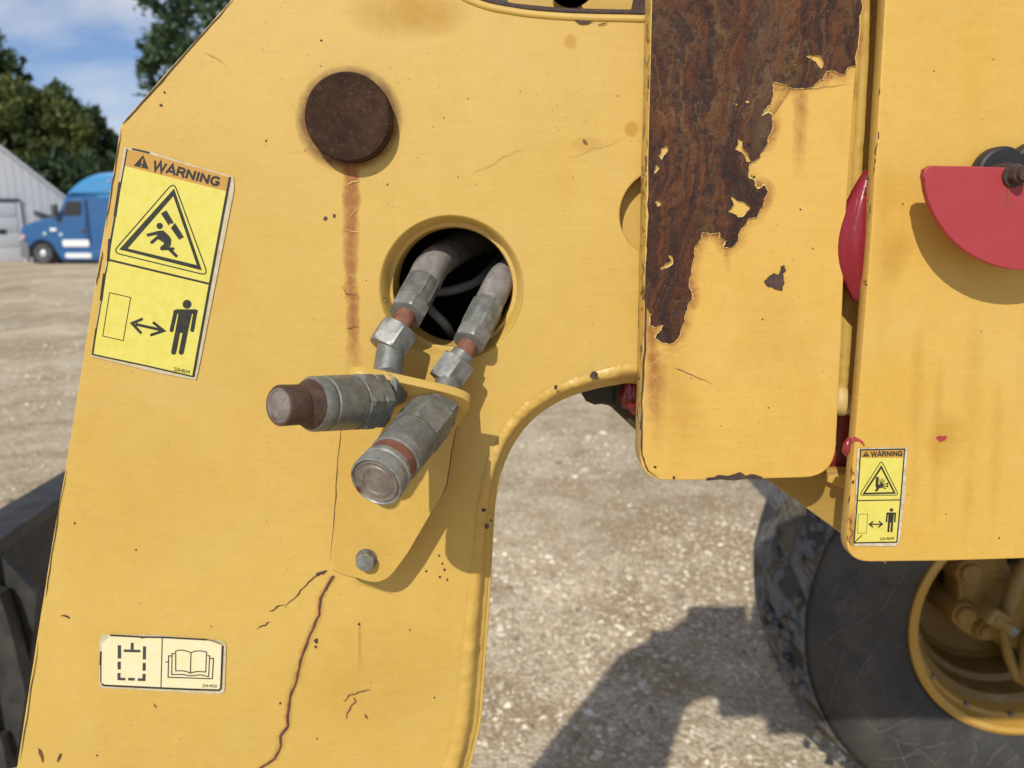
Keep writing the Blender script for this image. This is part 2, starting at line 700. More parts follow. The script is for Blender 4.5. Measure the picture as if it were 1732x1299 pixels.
m_red = M_red('faded_red_paint', (.355, .036, .042), (.385, .046, .054), .50)
m_red_gloss = M_red('glossy_red_vinyl', (.20, .010, .018), (.26, .016, .028), .25, .3)
_k = NT('folded_red_vinyl')
_k.color(_k.mix(_k.noise(40, 5, .6), (.20, .010, .018), (.27, .018, .030))).rough(.27)
_k.bump(_k.math('ADD', _k.noise(1.0, 4, .55, .6, _k.co((170, 170, 24))), _k.math('MULTIPLY', _k.noise(220, 4, .6), .08)), .30, .005)
m_red_fold = _k.m
m_red_dark = M_red('dark_red_paint', (.16, .010, .010), (.20, .016, .014), .35)

m_dec_yellow = NT('decal_yellow')
_c = m_dec_yellow.mix(m_dec_yellow.ramp(m_dec_yellow.noise(120, 6, .7), [(.35, 0), (.75, 1)]), (.66, .575, .095), (.73, .655, .165))
_c = m_dec_yellow.mix(m_dec_yellow.math('MULTIPLY', m_dec_yellow.ramp(m_dec_yellow.voronoi(260), [(0, 1), (.12, 0)]), .5), _c, (.45, .33, .07))
m_dec_yellow.color(_c).rough(.38)
m_dec_yellow = m_dec_yellow.m
m_dec_orange = simple('decal_orange', (.52, .28, .052), .4)
m_dec_black = NT('decal_black_ink')
m_dec_black.color(m_dec_black.ramp(m_dec_black.noise(200, 5, .7), [(.3, (.012, .012, .010)), (.75, (.045, .043, .032))])).rough(.42)
m_dec_black = m_dec_black.m
m_dec_grey = simple('decal_faded_ink', (.055, .053, .05), .45)
m_dec_cream = NT('decal_cream')
m_dec_cream.color(m_dec_cream.mix(m_dec_cream.ramp(m_dec_cream.noise(60, 5, .7), [(.3, 0), (.7, 1)]), (.76, .67, .34), (.79, .73, .50))).rough(.35)
m_dec_cream = m_dec_cream.m
m_film = NT('decal_clear_border')
m_film.color(m_film.mix(m_film.ramp(m_film.noise(150, 6, .7), [(.35, 0), (.65, 1)]), (.50, .40, .20), (.60, .54, .40))).rough(.35)
m_film = m_film.m
m_film_white = NT('decal_white_border')
m_film_white.color(m_film_white.mix(m_film_white.ramp(m_film_white.noise(130, 6, .7), [(.4, 0), (.62, 1)]), (.45, .36, .20), (.66, .62, .52))).rough(.4)
m_film_white = m_film_white.m


def M_stain(name, c1, c2, scale=110, thr=(.30, .62)):
    k = NT(name)
    at = k.n.new('ShaderNodeAttribute'); at.attribute_name = 'a'
    n = k.noise(scale, 6, .7, .3)
    k.color(k.mix(n, c1, c2)).rough(.7)
    a = k.math('MULTIPLY', at.outputs['Fac'], k.ramp(n, [(thr[0], .35), (thr[1], 1)]), True)
    tr = k.n.new('ShaderNodeBsdfTransparent')
    mx = k.n.new('ShaderNodeMixShader')
    k.link(a, mx.inputs[0])
    k.link(tr.outputs[0], mx.inputs[1])
    k.link(k.b.outputs[0], mx.inputs[2])
    k.link(mx.outputs[0], k.out.inputs['Surface'])
    return k.m


m_stain_rust = M_stain('rust_stain', (.33, .10, .030), (.44, .17, .05), 140, (.34, .56))
m_stain_oil = M_stain('oil_stain', (.57, .325, .036), (.60, .355, .048), 30)
m_stain_brown = M_stain('brown_stain', (.14, .06, .025), (.26, .12, .04))
m_stain_red = M_stain('red_smear', (.42, .03, .03), (.50, .05, .05))


def stain_grid(name, rows, alphas, mat, parent, label=None):
    """rows: list of rows of world points; alphas: same shape"""
    verts, faces, al = [], [], []
    nc = len(rows[0])
    for r, a in zip(rows, alphas):
        verts += r
        al += a
    for j in range(len(rows) - 1):
        for i in range(nc - 1):
            faces.append((j * nc + i, j * nc + i + 1, (j + 1) * nc + i + 1, (j + 1) * nc + i))
    me = bpy.data.meshes.new(name)
    me.from_pydata([tuple(v) for v in verts], [], faces)
    at = me.attributes.new('a', 'FLOAT', 'POINT')
    at.data.foreach_set('value', al)
    return link_mesh(name, me, mat, parent, None, label)


def streak(name, path, y, mat, parent, peak=.8):
    """path: (px, py, halfwidth, alpha)"""
    rows, als = [], []
    fine_ = []
    for i in range(len(path) - 1):
        for q_ in range(5):
            t_ = q_ / 5
            fine_.append(tuple(u_ + (v_ - u_) * t_ for u_, v_ in zip(path[i], path[i + 1])))
    fine_.append(path[-1])
    rs_ = random.Random(int(path[0][0] * 7 + path[0][1]))
    for (px, py, hw, a) in fine_:
        px += rs_.uniform(-.06, .06) * hw; hw *= rs_.uniform(.85, 1.15); a *= rs_.uniform(.85, 1.1)
        row, ar = [], []
        for k in range(7):
            t = k / 3 - 1
            row.append(W(px + hw * t, py, y))
            ar.append(a * peak * max(0, 1 - abs(t)) ** .8)
        rows.append(row); als.append(ar)
    return stain_grid(name, rows, als, mat, parent)


def ring_stain(name, cx, cy, r0, r1, y, mat, parent, peak=.8, sy=1.0, r_in=0):
    rows, als = [], []
    prof = [(r_in, 1.0 if r_in == 0 else 0.9), (r0 * .6, 1.0), (r0, .8), ((r0 + r1) / 2, .35), (r1, 0)] if r_in == 0 else [(r_in, .9), (r0, 1.0), ((r0 + r1) / 2, .45), (r1, 0)]
    for (r, a) in prof:
        rows.append([W(cx + r * math.cos(t * 2 * math.pi / 40), cy + sy * r * math.sin(t * 2 * math.pi / 40), y) for t in range(41)])
        als.append([a * peak for t in range(41)])
    for k in range(len(als)):
        als[k][40] = als[k][0]
    return stain_grid(name, rows, als, mat, parent)


# ------------------------------------------------------------------ GROUND
def M_gravel():
    k = NT('pale_crushed_gravel')
    big = k.noise(.55, 5, .62, .5)
    mid = k.noise(3.0, 5, .6, .4)
    patch = k.ramp(k.math('ADD', k.math('MULTIPLY', big, .62), k.math('MULTIPLY', mid, .38)), [(.45, 0), (.55, 1)])
    dirt = k.ramp(k.noise(16, 7, .72), [(.3, (.30, .235, .155)), (.7, (.50, .405, .28))])
    v1 = k.voronoi(62, 'F1', 'Color')
    v2 = k.voronoi(120, 'F1', 'Color')
    sep = k.n.new('ShaderNodeSeparateColor'); k.link(v1, sep.inputs[0])
    sep2 = k.n.new('ShaderNodeSeparateColor'); k.link(v2, sep2.inputs[0])
    st1 = k.ramp(sep.outputs[0], [(.0, (.29, .235, .16)), (.4, (.54, .46, .335)), (.75, (.78, .70, .55)), (1, (.92, .87, .74))])
    st2 = k.ramp(sep2.outputs[0], [(.0, (.30, .24, .17)), (.5, (.54, .46, .345)), (1, (.80, .74, .61))])
    stones = k.mix(.5, st1, st2)
    few = k.ramp(sep.outputs[1], [(.74, 0), (.78, 1)])
    c = k.mix(k.math('MULTIPLY', few, .7), dirt, st1)
    c = k.mix(patch, c, stones)
    tone = k.noise(.42, 6, .6, .4)
    c = k.mix(1.0, c, k.ramp(tone, [(.32, (.84, .79, .69)), (.66, (1.22, 1.15, 1.02))]), 'MULTIPLY')
    k.color(c).rough(.92)
    k.b.inputs['Specular IOR Level'].default_value = .2
    d = k.voronoi(62, 'F1')
    k.bump(k.math('ADD', k.math('MULTIPLY', d, -.8), k.math('MULTIPLY', k.noise(30, 6, .7), 1.5)), .55, .014)
    return k.m


m_gravel = M_gravel()
gv = []
me = bpy.data.meshes.new('ground')
G = 900.0
me.from_pydata([(-G, -G, 0), (G, -G, 0), (G, G, 0), (-G, G, 0)], [], [(0, 1, 2, 3)])
ground = link_mesh('ground', me, m_gravel, origin=Vector((0, 0, 0)))
ground['kind'] = 'structure'
ground['label'] = 'pale crushed gravel yard'
ground['category'] = 'ground'


def M_stone():
    k = NT('loose_stone')
    v = k.voronoi(28, 'F1', 'Color')
    sep = k.n.new('ShaderNodeSeparateColor'); k.link(v, sep.inputs[0])
    at = k.n.new('ShaderNodeAttribute'); at.attribute_name = 'tone'
    c = k.ramp(at.outputs['Fac'], [(0, (.22, .18, .13)), (.35, (.44, .38, .29)), (.7, (.64, .59, .49)), (1, (.85, .82, .74))])
    c = k.mix(.25, c, k.noise(200, 5, .7), 'MULTIPLY')
    c = k.mix(1.0, c, (1.08, 1.01, .88), 'MULTIPLY')
    k.color(c).rough(.9)
    return k.m


def scatter_stones():
    base = np.array([(1, 0, 0), (-1, 0, 0), (0, 1, 0), (0, -1, 0), (0, 0, 1), (0, 0, -1)], float)
    bf = np.array([(0, 2, 4), (2, 1, 4), (1, 3, 4), (3, 0, 4), (2, 0, 5), (1, 2, 5), (3, 1, 5), (0, 3, 5)])
    pts = []
    def accept(x, y):
        v = mnoise.fractal(Vector((x * .9, y * .9, 3.3)), 1.0, 2.0, 4)
        return v
    zones = [(-.3, 2.6, .9, 4.0, 22000, .0118), (-1.0, 4.0, 4.0, 9.0, 12000, .015), (-7.5, -2.2, 3.5, 14.0, 14000, .015), (-12, -4, 14, 26, 5000, .022)]
    for (x0, x1, y0, y1, n, s) in zones:
        xs = rng.uniform(x0, x1, n); ys = rng.uniform(y0, y1, n)
        for x, y in zip(xs, ys):
            v = accept(x, y)
            if rng.random() < .30 + 1.1 * v:
                pts.append((x, y, s * float(np.clip(rng.lognormal(-.25, .5), .35, 2.6))))
    n = len(pts)
    V = np.zeros((n, 6, 3)); T = np.zeros((n, 6))
    for i, (x, y, s) in enumerate(pts):
        b = base * rng.uniform(.55, 1.1, (6, 1)) * np.array([s, s * rng.uniform(.6, 1), s * rng.uniform(.4, .75)])
        b += rng.normal(0, s * .13, (6, 3))
        a = rng.uniform(0, 6.28); ca, sa = math.cos(a), math.sin(a)
        V[i, :, 0] = b[:, 0] * ca - b[:, 1] * sa + x
        V[i, :, 1] = b[:, 0] * sa + b[:, 1] * ca + y
        V[i, :, 2] = b[:, 2] + s * .12
        T[i, :] = np.clip(rng.normal(.62, .26), 0, 1)
    F = (np.arange(n)[:, None, None] * 6 + bf[None]).reshape(-1, 3)
    me = bpy.data.meshes.new('gravel')
    me.from_pydata(V.reshape(-1, 3).tolist(), [], F.tolist())
    at = me.attributes.new('tone', 'FLOAT', 'POINT')
    at.data.foreach_set('value', T.reshape(-1))
    o = link_mesh('gravel', me, M_stone(), origin=Vector((0, 0, 0)))
    tag(o, 'loose white and tan stones lying on the gravel yard', 'gravel', kind='stuff')


scatter_stones()

# ------------------------------------------------------------------ SHED
def M_siding():
    k = NT('pale_grey_siding')
    c = k.ramp(k.noise(.7, 5, .6, .2, k.co((2, 2, .4))), [(.3, (.50, .515, .53)), (.7, (.56, .575, .59))])
    k.color(c).rough(.5)
    return k.m


m_siding = M_siding()
m_siding_door = simple('white_door_paint', (.56, .58, .61), .5)
m_trim_dark = simple('dark_trim', (.05, .055, .06), .5)
m_glass_dark = simple('dark_glass', (.02, .025, .028), .08)
SHY = 38.0


def roof_line(px):
    return 248 + (px - 0) * (82.0 / 105.0)


SH_ROT = math.radians(37)
SH0 = W(0, 400, 34.0)
SH0.z = 0
SH_U = Vector((math.cos(SH_ROT), math.sin(SH_ROT), 0))
SH_N = Vector((math.sin(SH_ROT), -math.cos(SH_ROT), 0))


def shp(px, py):
    """traced point on the gable wall -> (distance along the wall, height)"""
    d = ray(px, py)
    p = CAM + d * ((SH0 - CAM).dot(SH_N) / d.dot(SH_N))
    return (p - SH0).dot(SH_U), p.z


def build_shed():
    root = empty('metal_shed', SH0, 'pale grey metal shed with sloping gable roof behind the blue truck', 'shed')
    X0, Y0_ = SH0.x, SH0.y
    eu, ez = shp(165, roof_line(165))
    ru, rz_ = shp(-330, roof_line(-330))
    L = ru - (eu - ru)
    def rz(u):
        return rz_ + (ez - rz_) * abs(u - ru) / (eu - ru)
    out = [(X0 + L, 0.0), (X0 + eu, 0.0), (X0 + eu, ez - .12), (X0 + ru, rz_ - .12), (X0 + L, ez - .12)]
    slab('wall', [out], Y0_ + .06, 14.0, m_siding, root)
    dl, dr = shp(-110, 400)[0], shp(34, 400)[0]
    dtop = shp(0, 341)[1]
    u = eu
    pw = .305
    while u > L + .3:
        x0, x1 = u - pw + .012, u
        zlo = dtop + .12 if (dl - .1 < x0 and x1 < dr + .16) else 0.02
        bm = bmesh.new()
        pr = [(x0, 0.0), (x0 + .03, -.016), (x1 - .03, -.016), (x1, 0.0)]
        lo = [bm.verts.new((X0 + a, Y0_ + .056 + b, zlo)) for a, b in pr]
        hi = [bm.verts.new((X0 + a, Y0_ + .056 + b, rz(a) - .16)) for a, b in pr]
        for i in range(3):
            bm.faces.new((lo[i], lo[i + 1], hi[i + 1], hi[i]))
        bm.faces.new((lo[0], hi[0], hi[3], lo[3]))
        bm.faces.new(lo); bm.faces.new(hi)
        from_bm('siding_panel', bm, m_siding, root, 20)
        u -= pw
    for s in (1, -1):
        e2_ = ru + s * (eu - ru + .35)
        z2 = rz(e2_)
        bm = bmesh.new()
        a = [(X0 + ru, Y0_ - .25, rz_), (X0 + e2_, Y0_ - .25, z2), (X0 + e2_, Y0_ + 14.4, z2), (X0 + ru, Y0_ + 14.4, rz_)]
        lo = [bm.verts.new((p[0], p[1], p[2] - .09)) for p in a]
        hi = [bm.verts.new((p[0], p[1], p[2] + .05)) for p in a]
        bm.faces.new(lo); bm.faces.new(hi)
        for i in range(4):
            j = (i + 1) % 4
            bm.faces.new((lo[i], lo[j], hi[j], hi[i]))
        from_bm('roof', bm, m_siding, root)
    door = box('door', (X0 + (dl + dr) / 2, Y0_ + .01, dtop / 2), (dr - dl, .05, dtop), m_siding_door, root)
    n = 4
    for i in range(n):
        h = dtop / n
        box('door_board', (X0 + (dl + dr) / 2, Y0_ - .035, h * (i + .5)), (dr - dl - .06, .035, h - .035), m_siding_door, door, bevel=.008)
    hu, hz = shp(4, 392)
    box('door_window', (X0 + hu, Y0_ - .062, hz), (.30, .02, .22), m_glass_dark, door)
    box('door_frame', (X0 + dr + .08, Y0_ - .03, dtop / 2), (.12, .10, dtop), m_siding_door, root)
    box('door_head', (X0 + (dl + dr) / 2, Y0_ - .04, dtop + .07), (dr - dl + .3, .12, .13), m_trim_dark, root)
    # low lean-to roof edge that shows above the truck's bonnet
    au, az = shp(56, 357); bu, bz = shp(100, 372)
    bm = bmesh.new()
    q = [(X0 + au, Y0_ - .9, az), (X0 + bu + .6, Y0_ - .9, bz - .15), (X0 + bu + .6, Y0_ + .02, bz - .15), (X0 + au, Y0_ + .02, az)]
    lo = [bm.verts.new((p[0], p[1], p[2] - .12)) for p in q]
    hi = [bm.verts.new(p) for p in q]
    bm.faces.new(lo); bm.faces.new(hi)
    for i in range(4):
        bm.faces.new((lo[i], lo[(i + 1) % 4], hi[(i + 1) % 4], hi[i]))
    from_bm('awning', bm, m_trim_dark, root)
    root.rotation_euler = (0, 0, SH_ROT)


build_shed()

# ------------------------------------------------------------------ TRUCK
TY = 32.6


def TP(zx, zy):
    p = W(zx / 5.648, 240 + zy / 5.648, TY)
    return (p.x, p.z)


def M_carpaint(name, c, rough=.28):
    k = NT(name)
    k.color(k.mix(k.noise(2, 4, .6), tuple(x * .85 for x in c), tuple(x * 1.15 for x in c))).rough(rough)
    k.b.inputs['Coat Weight'].default_value = .7
    k.b.inputs['Coat Roughness'].default_value = .1
    return k.m


m_blue = M_carpaint('bright_blue_car_paint', (.012, .098, .27))
m_blue_roof = M_carpaint('sky_blue_fairing_paint', (.045, .25, .52))
m_white = simple('white_panel', (.80, .80, .78), .45)
m_chrome = simple('polished_aluminium', (.62, .63, .65), .38, .45)
m_tyre_far = simple('truck_tyre_rubber', (.022, .022, .023), .8)
m_grey_plastic = simple('grey_bumper_plastic', (.16, .165, .17), .5)
m_lamp = simple('headlamp_lens', (.62, .42, .36), .15)


def build_truck():
    cx, _ = TP(410, 1065)
    root = empty('semi_truck', (cx, TY + 1.2, 0), 'bright blue semi truck cab parked in front of the pale shed', 'truck')
    wx, wz = TP(410, 1068)
    wr = TP(410, 960)[1] - wz
    R = wr * 1.16
    base_z = TP(600, 1125)[1]
    arch = [(wx + R * math.cos(t), wz + R * math.sin(t)) for t in [math.pi - .35 - k * (math.pi - .55) / 12 for k in range(13)]]
    fl = TP(255, 965)
    body = [TP(190, 945), TP(192, 830), TP(212, 800), TP(330, 755), TP(480, 722), TP(540, 712), TP(590, 590), TP(618, 520), TP(1100, 520), (TP(1100, 520)[0] + .4, TP(1100, 520)[1]), (TP(1100, 1125)[0] + .4, base_z), TP(575, 1125)] + arch[::-1] + [fl]
    slab('cab_body', [body], TY, 2.35, m_blue, root, bevel=.09)
    # roof fairing
    fr = [TP(606, 524), TP(632, 478), TP(680, 425), TP(745, 372), TP(830, 325), TP(920, 298), TP(1010, 287), TP(1100, 284), (TP(1100, 284)[0] + .4, TP(1100, 284)[1]), (TP(1100, 524)[0] + .4, TP(1100, 524)[1])]
    slab('roof_fairing', [fr], TY + .05, 2.25, m_blue_roof, root, bevel=.16)
    m = TP(985, 520)
    box('marker_light', (TP(1040, 372)[0], TY + .03, TP(1040, 372)[1]), (.12, .06, .05), m_lamp, root)
    box('fairing_highlight', ((TP(930, 525)[0] + TP(1100, 525)[0]) / 2 + .2, TY - .012, TP(0, 525)[1]), (TP(1100, 525)[0] - TP(930, 525)[0] + .3, .04, .10), m_blue_roof, root, bevel=.01)  # light blue strip painted in for a highlight at the fairing foot
    # door
    dpts = [TP(545, 1000), TP(555, 800), TP(560, 720), TP(625, 560), TP(650, 545), TP(818, 545), TP(822, 1000)]
    door = slab('door', [dpts], TY - .03, .05, m_blue, root, bevel=.012)
    gl = [TP(600, 705), TP(640, 580), TP(655, 570), TP(772, 570), TP(780, 580), TP(780, 690), TP(765, 705)]
    slab('window_pane', [gl], TY - .05, .03, m_glass_dark, door)
    box('handle', (TP(795, 850)[0], TY - .05, TP(0, 850)[1]), (.18, .05, .10), m_trim_dark, door, bevel=.01)
    box('mirror', (TP(552, 655)[0], TY - .22, TP(0, 655)[1]), (.17, .22, .50), m_trim_dark, root, bevel=.03)
    box('mirror_arm', (TP(552, 735)[0], TY - .10, TP(0, 735)[1]), (.10, .24, .10), m_trim_dark, root)
    box('side_extender_seam', (TP(838, 760)[0], TY - .015, TP(0, 760)[1]), (.10, .04, TP(0, 550)[1] - TP(0, 970)[1]), simple('seam_dark_blue', (.012, .035, .10), .4), root)
    # white panels on the door foot and the skirt
    a, b = TP(600, 935), TP(860, 1000)
    slab('white_panel', [rounded([(a[0], b[1], .06), (b[0], b[1], .06), (b[0], a[1], .06), (a[0], a[1], .06)])], TY - .05, .02, m_white, root)
    a, b = TP(628, 1062), TP(880, 1108)
    slab('white_panel', [rounded([(a[0], b[1], .06), (b[0], b[1], .06), (b[0], a[1], .06), (a[0], a[1], .06)])], TY - .05, .03, m_white, root)
    # skirt
    a, b = TP(585, 1040), TP(1100, 1128)
    box('side_skirt', ((a[0] + b[0]) / 2 + .2, TY - .012, (a[1] + b[1]) / 2), (b[0] - a[0] + .4, .05, a[1] - b[1]), m_blue, root, bevel=.015)
    # bumper, head lamp, badges
    a, b = TP(178, 965), TP(285, 1105)
    slab('bumper', [[(a[0], b[1] + .12), (a[0] + .1, b[1]), (b[0], b[1]), (b[0], a[1]), (a[0] + .05, a[1])]], TY - .01, 2.4, m_grey_plastic, root, bevel=.04)
    a = TP(208, 918)
    slab('headlight', [[(a[0] - .13, a[1] - .17), (a[0] + .12, a[1] - .02), (a[0] + .16, a[1] + .17), (a[0] - .02, a[1] + .12)]], TY - .03, .35, m_lamp, root, bevel=.02)
    b = TP(515, 838)
    box('badge', (b[0], TY - .04, b[1]), (.27, .04, .13), m_white, root, bevel=.01)
    for q in ((432, 876), (586, 884)):
        b = TP(*q)
        revolve('side_marker', (b[0], TY - .05, b[1]), (0, 1, 0), [(0, .075), (.06, .075)], simple('pale_marker_lens', (.45, .62, .62), .3), root, 12)
    box('wheel_arch_liner', (wx, TY + .35, wz + .05), (2 * R * .95, .5, R * 1.6), m_blackgap, root)
    # front wheel
    wo = revolve('wheel', (wx, TY + .02, wz), (0, 1, 0), [(.0, wr * .62), (-.02, wr * .72), (-.02, wr * .90), (.03, wr), (.26, wr), (.3, wr * .8)], m_tyre_far, root, 32)
    revolve('rim', (wx, TY + .02, wz), (0, 1, 0), [(-.03, wr * .69), (-.045, wr * .66), (.04, wr * .60), (.05, wr * .35), (-.03, wr * .30), (-.05, wr * .22), (-.05, .02)], m_chrome, wo, 28, caps=(False, True))
    for i in range(10):
        t = i * math.pi / 5
        revolve('lug_nut', (wx + wr * .46 * math.cos(t), TY + .03, wz + wr * .46 * math.sin(t)), (0, -1, 0), [(0, .024), (.05, .02)], m_chrome, wo, 6)
    # rear drive wheels behind the plate
    for dx in (4.6, 5.95):
        revolve('wheel', (wx + dx, TY + .02, wz), (0, 1, 0), [(.0, wr * .62), (-.02, wr * .72), (-.02, wr * .90), (.03, wr), (.5, wr), (.52, wr * .8)], m_tyre_far, root, 28)
    box('unseen_chassis', (wx + 3.6, TY + 1.2, wz + .35), (6.2, .9, .25), m_trim_dark, root)


build_truck()

# ------------------------------------------------------------------ TREES
def M_leaf(name, a, b):
    k = NT(name)
    at = k.n.new('ShaderNodeAttribute'); at.attribute_name = 'tone'
    k.color(k.ramp(at.outputs['Fac'], [(0, a), (1, b)])).rough(.6)
    tr = k.n.new('ShaderNodeBsdfTranslucent')
    k.link(k.b.inputs['Base Color'].links[0].from_socket, tr.inputs['Color'])
    mx = k.n.new('ShaderNodeMixShader'); mx.inputs[0].default_value = .22
    k.link(k.b.outputs[0], mx.inputs[1]); k.link(tr.outputs[0], mx.inputs[2])
    k.link(mx.outputs[0], k.out.inputs['Surface'])
    return k.m


m_leaf_a = M_leaf('dark_green_leaves', (.042, .076, .024), (.145, .20, .055))
m_leaf_b = M_leaf('yellow_green_leaves', (.055, .085, .022), (.20, .225, .05))
m_leaf_c = M_leaf('blue_green_leaves', (.030, .062, .028), (.10, .155, .065))
m_bark = M_rust('bark', (.035, .028, .022), (.07, .055, .042), (.12, .10, .08), 5)


def tree(base, height, crown_r, crown_z0, mat, label, seed, leaves=9000, tufts=60, leaf=.30, top_pull=1.0):
    r = np.random.default_rng(seed)
    rr = random.Random(seed)
    root = empty('leafy_tree', base, label, 'tree', None)
    B = Vector(base)
    cz = (crown_z0 + height) / 2
    hz = (height - crown_z0) / 2
    # trunk and limbs in one mesh
    bm = bmesh.new()
    def limb(p0, p1, r0, r1):
        n = 7
        d = (p1 - p0)
        a, u, v = frame_of(d)
        rings = []
        for j in range(5):
            t = j / 4
            c = p0 + d * t + (u * math.sin(t * 3 + seed) + v * math.cos(t * 2.3 + seed)) * .10 * t * (1 - t) * 4 * r0
            rad = r0 * (1 - t) + r1 * t
            rings.append([bm.verts.new(c + (u * math.cos(2 * math.pi * i / n) + v * math.sin(2 * math.pi * i / n)) * rad) for i in range(n)])
        for j in range(4):
            for i in range(n):
                bm.faces.new((rings[j][i], rings[j][(i + 1) % n], rings[j + 1][(i + 1) % n], rings[j + 1][i]))
        bm.faces.new(rings[0]); bm.faces.new(rings[-1])
    limb(B + Vector((0, 0, -.1)), B + Vector((0, 0, height * .72)), height * .028, height * .009)
    cents = []
    for i in range(tufts):
        # centres spread through the crown, more of them near its surface
        while True:
            q = Vector((rr.uniform(-1, 1), rr.uniform(-1, 1), rr.uniform(-1, 1)))
            if .35 < q.length < 1:
                break
        q = q.normalized() * (q.length ** .5)
        wob = 1 + .22 * mnoise.noise(q * 2.1 + Vector((seed, 0, 0)))
        taper = 1 - .38 * max(q.z, 0) ** 1.4 * top_pull
        c = B + Vector((q.x * crown_r * wob * taper, q.y * crown_r * wob * taper, cz + q.z * hz * wob))
        cents.append((c, q))
    for c, q in cents[::3]:
        h = rr.uniform(.3, .7) * height * .72
        limb(B + Vector((0, 0, max(h, 1.5))), c, height * .008, height * .002)
    from_bm('trunk', bm, m_bark, root, 60)
    per = leaves // tufts
    C = np.zeros((tufts * per, 3)); O = np.zeros((tufts * per, 3)); T = np.zeros(tufts * per)
    for i, (c, q) in enumerate(cents):
        s = crown_r * rr.uniform(.20, .36)
        # sprays: leaves along short twigs that lean up and out
        ntw = 14
        tw = r.normal(0, 1, (ntw, 3)) * .8 + np.array([q.x * .9, q.y * .9, .75])
        tw /= np.linalg.norm(tw, axis=1)[:, None]
        idx = r.integers(0, ntw, per)
        t = r.random(per) ** .7
        P = np.array(c) + tw[idx] * (t * s * 1.35)[:, None] + r.normal(0, s * .13, (per, 3))
        C[i * per:(i + 1) * per] = P
        O[i * per:(i + 1) * per] = tw[idx]
        T[i * per:(i + 1) * per] = np.clip(r.normal(.42, .2, per) + rr.uniform(-.22, .26), 0, 1)
    n = len(C)
    a = O + r.normal(0, .5, (n, 3)); a /= np.linalg.norm(a, axis=1)[:, None]
    b = np.cross(a, r.normal(0, 1, (n, 3))); b /= np.linalg.norm(b, axis=1)[:, None]
    L = leaf * r.uniform(.6, 1.25, n)[:, None]
    V = np.stack([C - a * L * .5, C + b * L * .28, C + a * L * .6, C - b * L * .28], 1)
    me = bpy.data.meshes.new('crown')
    me.from_pydata(V.reshape(-1, 3).tolist(), [], (np.arange(n)[:, None] * 4 + np.arange(4)).tolist())
    at = me.attributes.new('tone', 'FLOAT', 'POINT')
    at.data.foreach_set('value', np.repeat(T, 4))
    link_mesh('crown', me, mat, root)
    return root


def tree_at(px, top_py, dist, crown_w_px, z0, mat, label, seed, **kw):
    p = W(px, 400, dist)
    top = W(px, top_py, dist).z
    cr = crown_w_px / FPX * (dist + .62) / 2
    return tree((p.x, dist, 0), top, cr, z0, mat, label, seed, **kw)


tree_at(5, 58, 58, 135, 2.0, m_leaf_a, 'tall dark green tree rising behind the shed roof', 11, leaves=26000, tufts=110, leaf=.4)
tree_at(80, 158, 54, 150, 1.5, m_leaf_b, 'rounded yellow green tree in front of the tall dark trees by the shed', 12, leaves=22000, tufts=100, leaf=.38)
tree_at(130, 150, 60, 95, 1.5, m_leaf_a, 'spiky topped green tree standing behind the truck roof', 13, leaves=20000, tufts=95, leaf=.4)
tree_at(180, 190, 62, 80, 1.0, m_leaf_c, 'dark rounded tree behind the truck sleeper beside the yellow plate edge', 14, leaves=20000, tufts=90, leaf=.4)
tree_at(-90, 120, 56, 170, 2.0, m_leaf_b, 'broad green tree at the far side of the shed ridge', 15, leaves=16000, tufts=80, leaf=.4)
tree_at(410, -130, 44, 215, 4.2, m_leaf_c, 'large blue green tree leaning out above the chamfered yellow plate corner', 16, leaves=26000, tufts=100, leaf=.36)
# dark understorey between the trunks
for i, (px, tp, d, wpx, lab) in enumerate([(40, 262, 53, 120, 'low dark bush under the tall tree just beyond the shed roof'), (115, 268, 52, 110, 'low dark bush under the trees right above the truck bonnet'), (195, 262, 53, 120, 'low dark bush close behind the roof fairing of the truck')]):
    t = tree_at(px, tp, d, wpx, .2, m_leaf_c, lab, 30 + i, leaves=5200, tufts=34, leaf=.34, top_pull=.2)
    t.name = 'shade_bush'
    t['category'] = 'bush'
    t['group'] = 'low bushes under the far trees'

# ------------------------------------------------------------------ LOADER ARM (the big yellow plate)
loader = empty('wheel_loader', (.35, .6, 0), 'faded yellow wheel loader seen close up at its rusty front linkage', 'loader')

silh = [(1440, 703), (1250, 675), (1085, 650), (1040, 652), (1000, 660), (960, 673), (930, 689), (905, 707), (880, 735), (862, 765), (850, 795), (840, 840), (836, 880), (832, 950), (827, 1040), (822, 1110), (818, 1170), (812, 1230), (795, 1299), (770, 1380), (700, 1500)]
inner = [(1440, 678), (1250, 645), (1085, 620), (1035, 625), (990, 636), (948, 651), (912, 670), (884, 690), (860, 716), (843, 745), (829, 780), (816, 830), (810, 875), (803, 950), (792, 1035), (786, 1105), (780, 1165), (773, 1225), (755, 1292), (732, 1370), (670, 1480)]
left_edge = [(-100, 1640), (-230, 1420), (-60, 1345), (18, 1322), (28, 1299), (65, 1060), (90, 905), (118, 745), (160, 480), (188, 310), (203, 214), (212, 200), (390, 0), (560, -190), (640, -330), (730, -330), (745, -60), (783, -1), (806, 8), (832, 15), (865, 21), (900, 25), (950, 29), (1000, 31), (1100, 34), (1180, 34), (1230, -60), (1250, -330), (1620, -330), (1620, 690)]
left_r = roughen(left_edge, .006, 3, closed=False, seed=4)
hole_c = W(764, 489, 0)
HR = .0575


def circ(c, r, n=64):
    return [(c.x + r * math.cos(2 * math.pi * i / n), c.z + r * math.sin(2 * math.pi * i / n)) for i in range(n)]


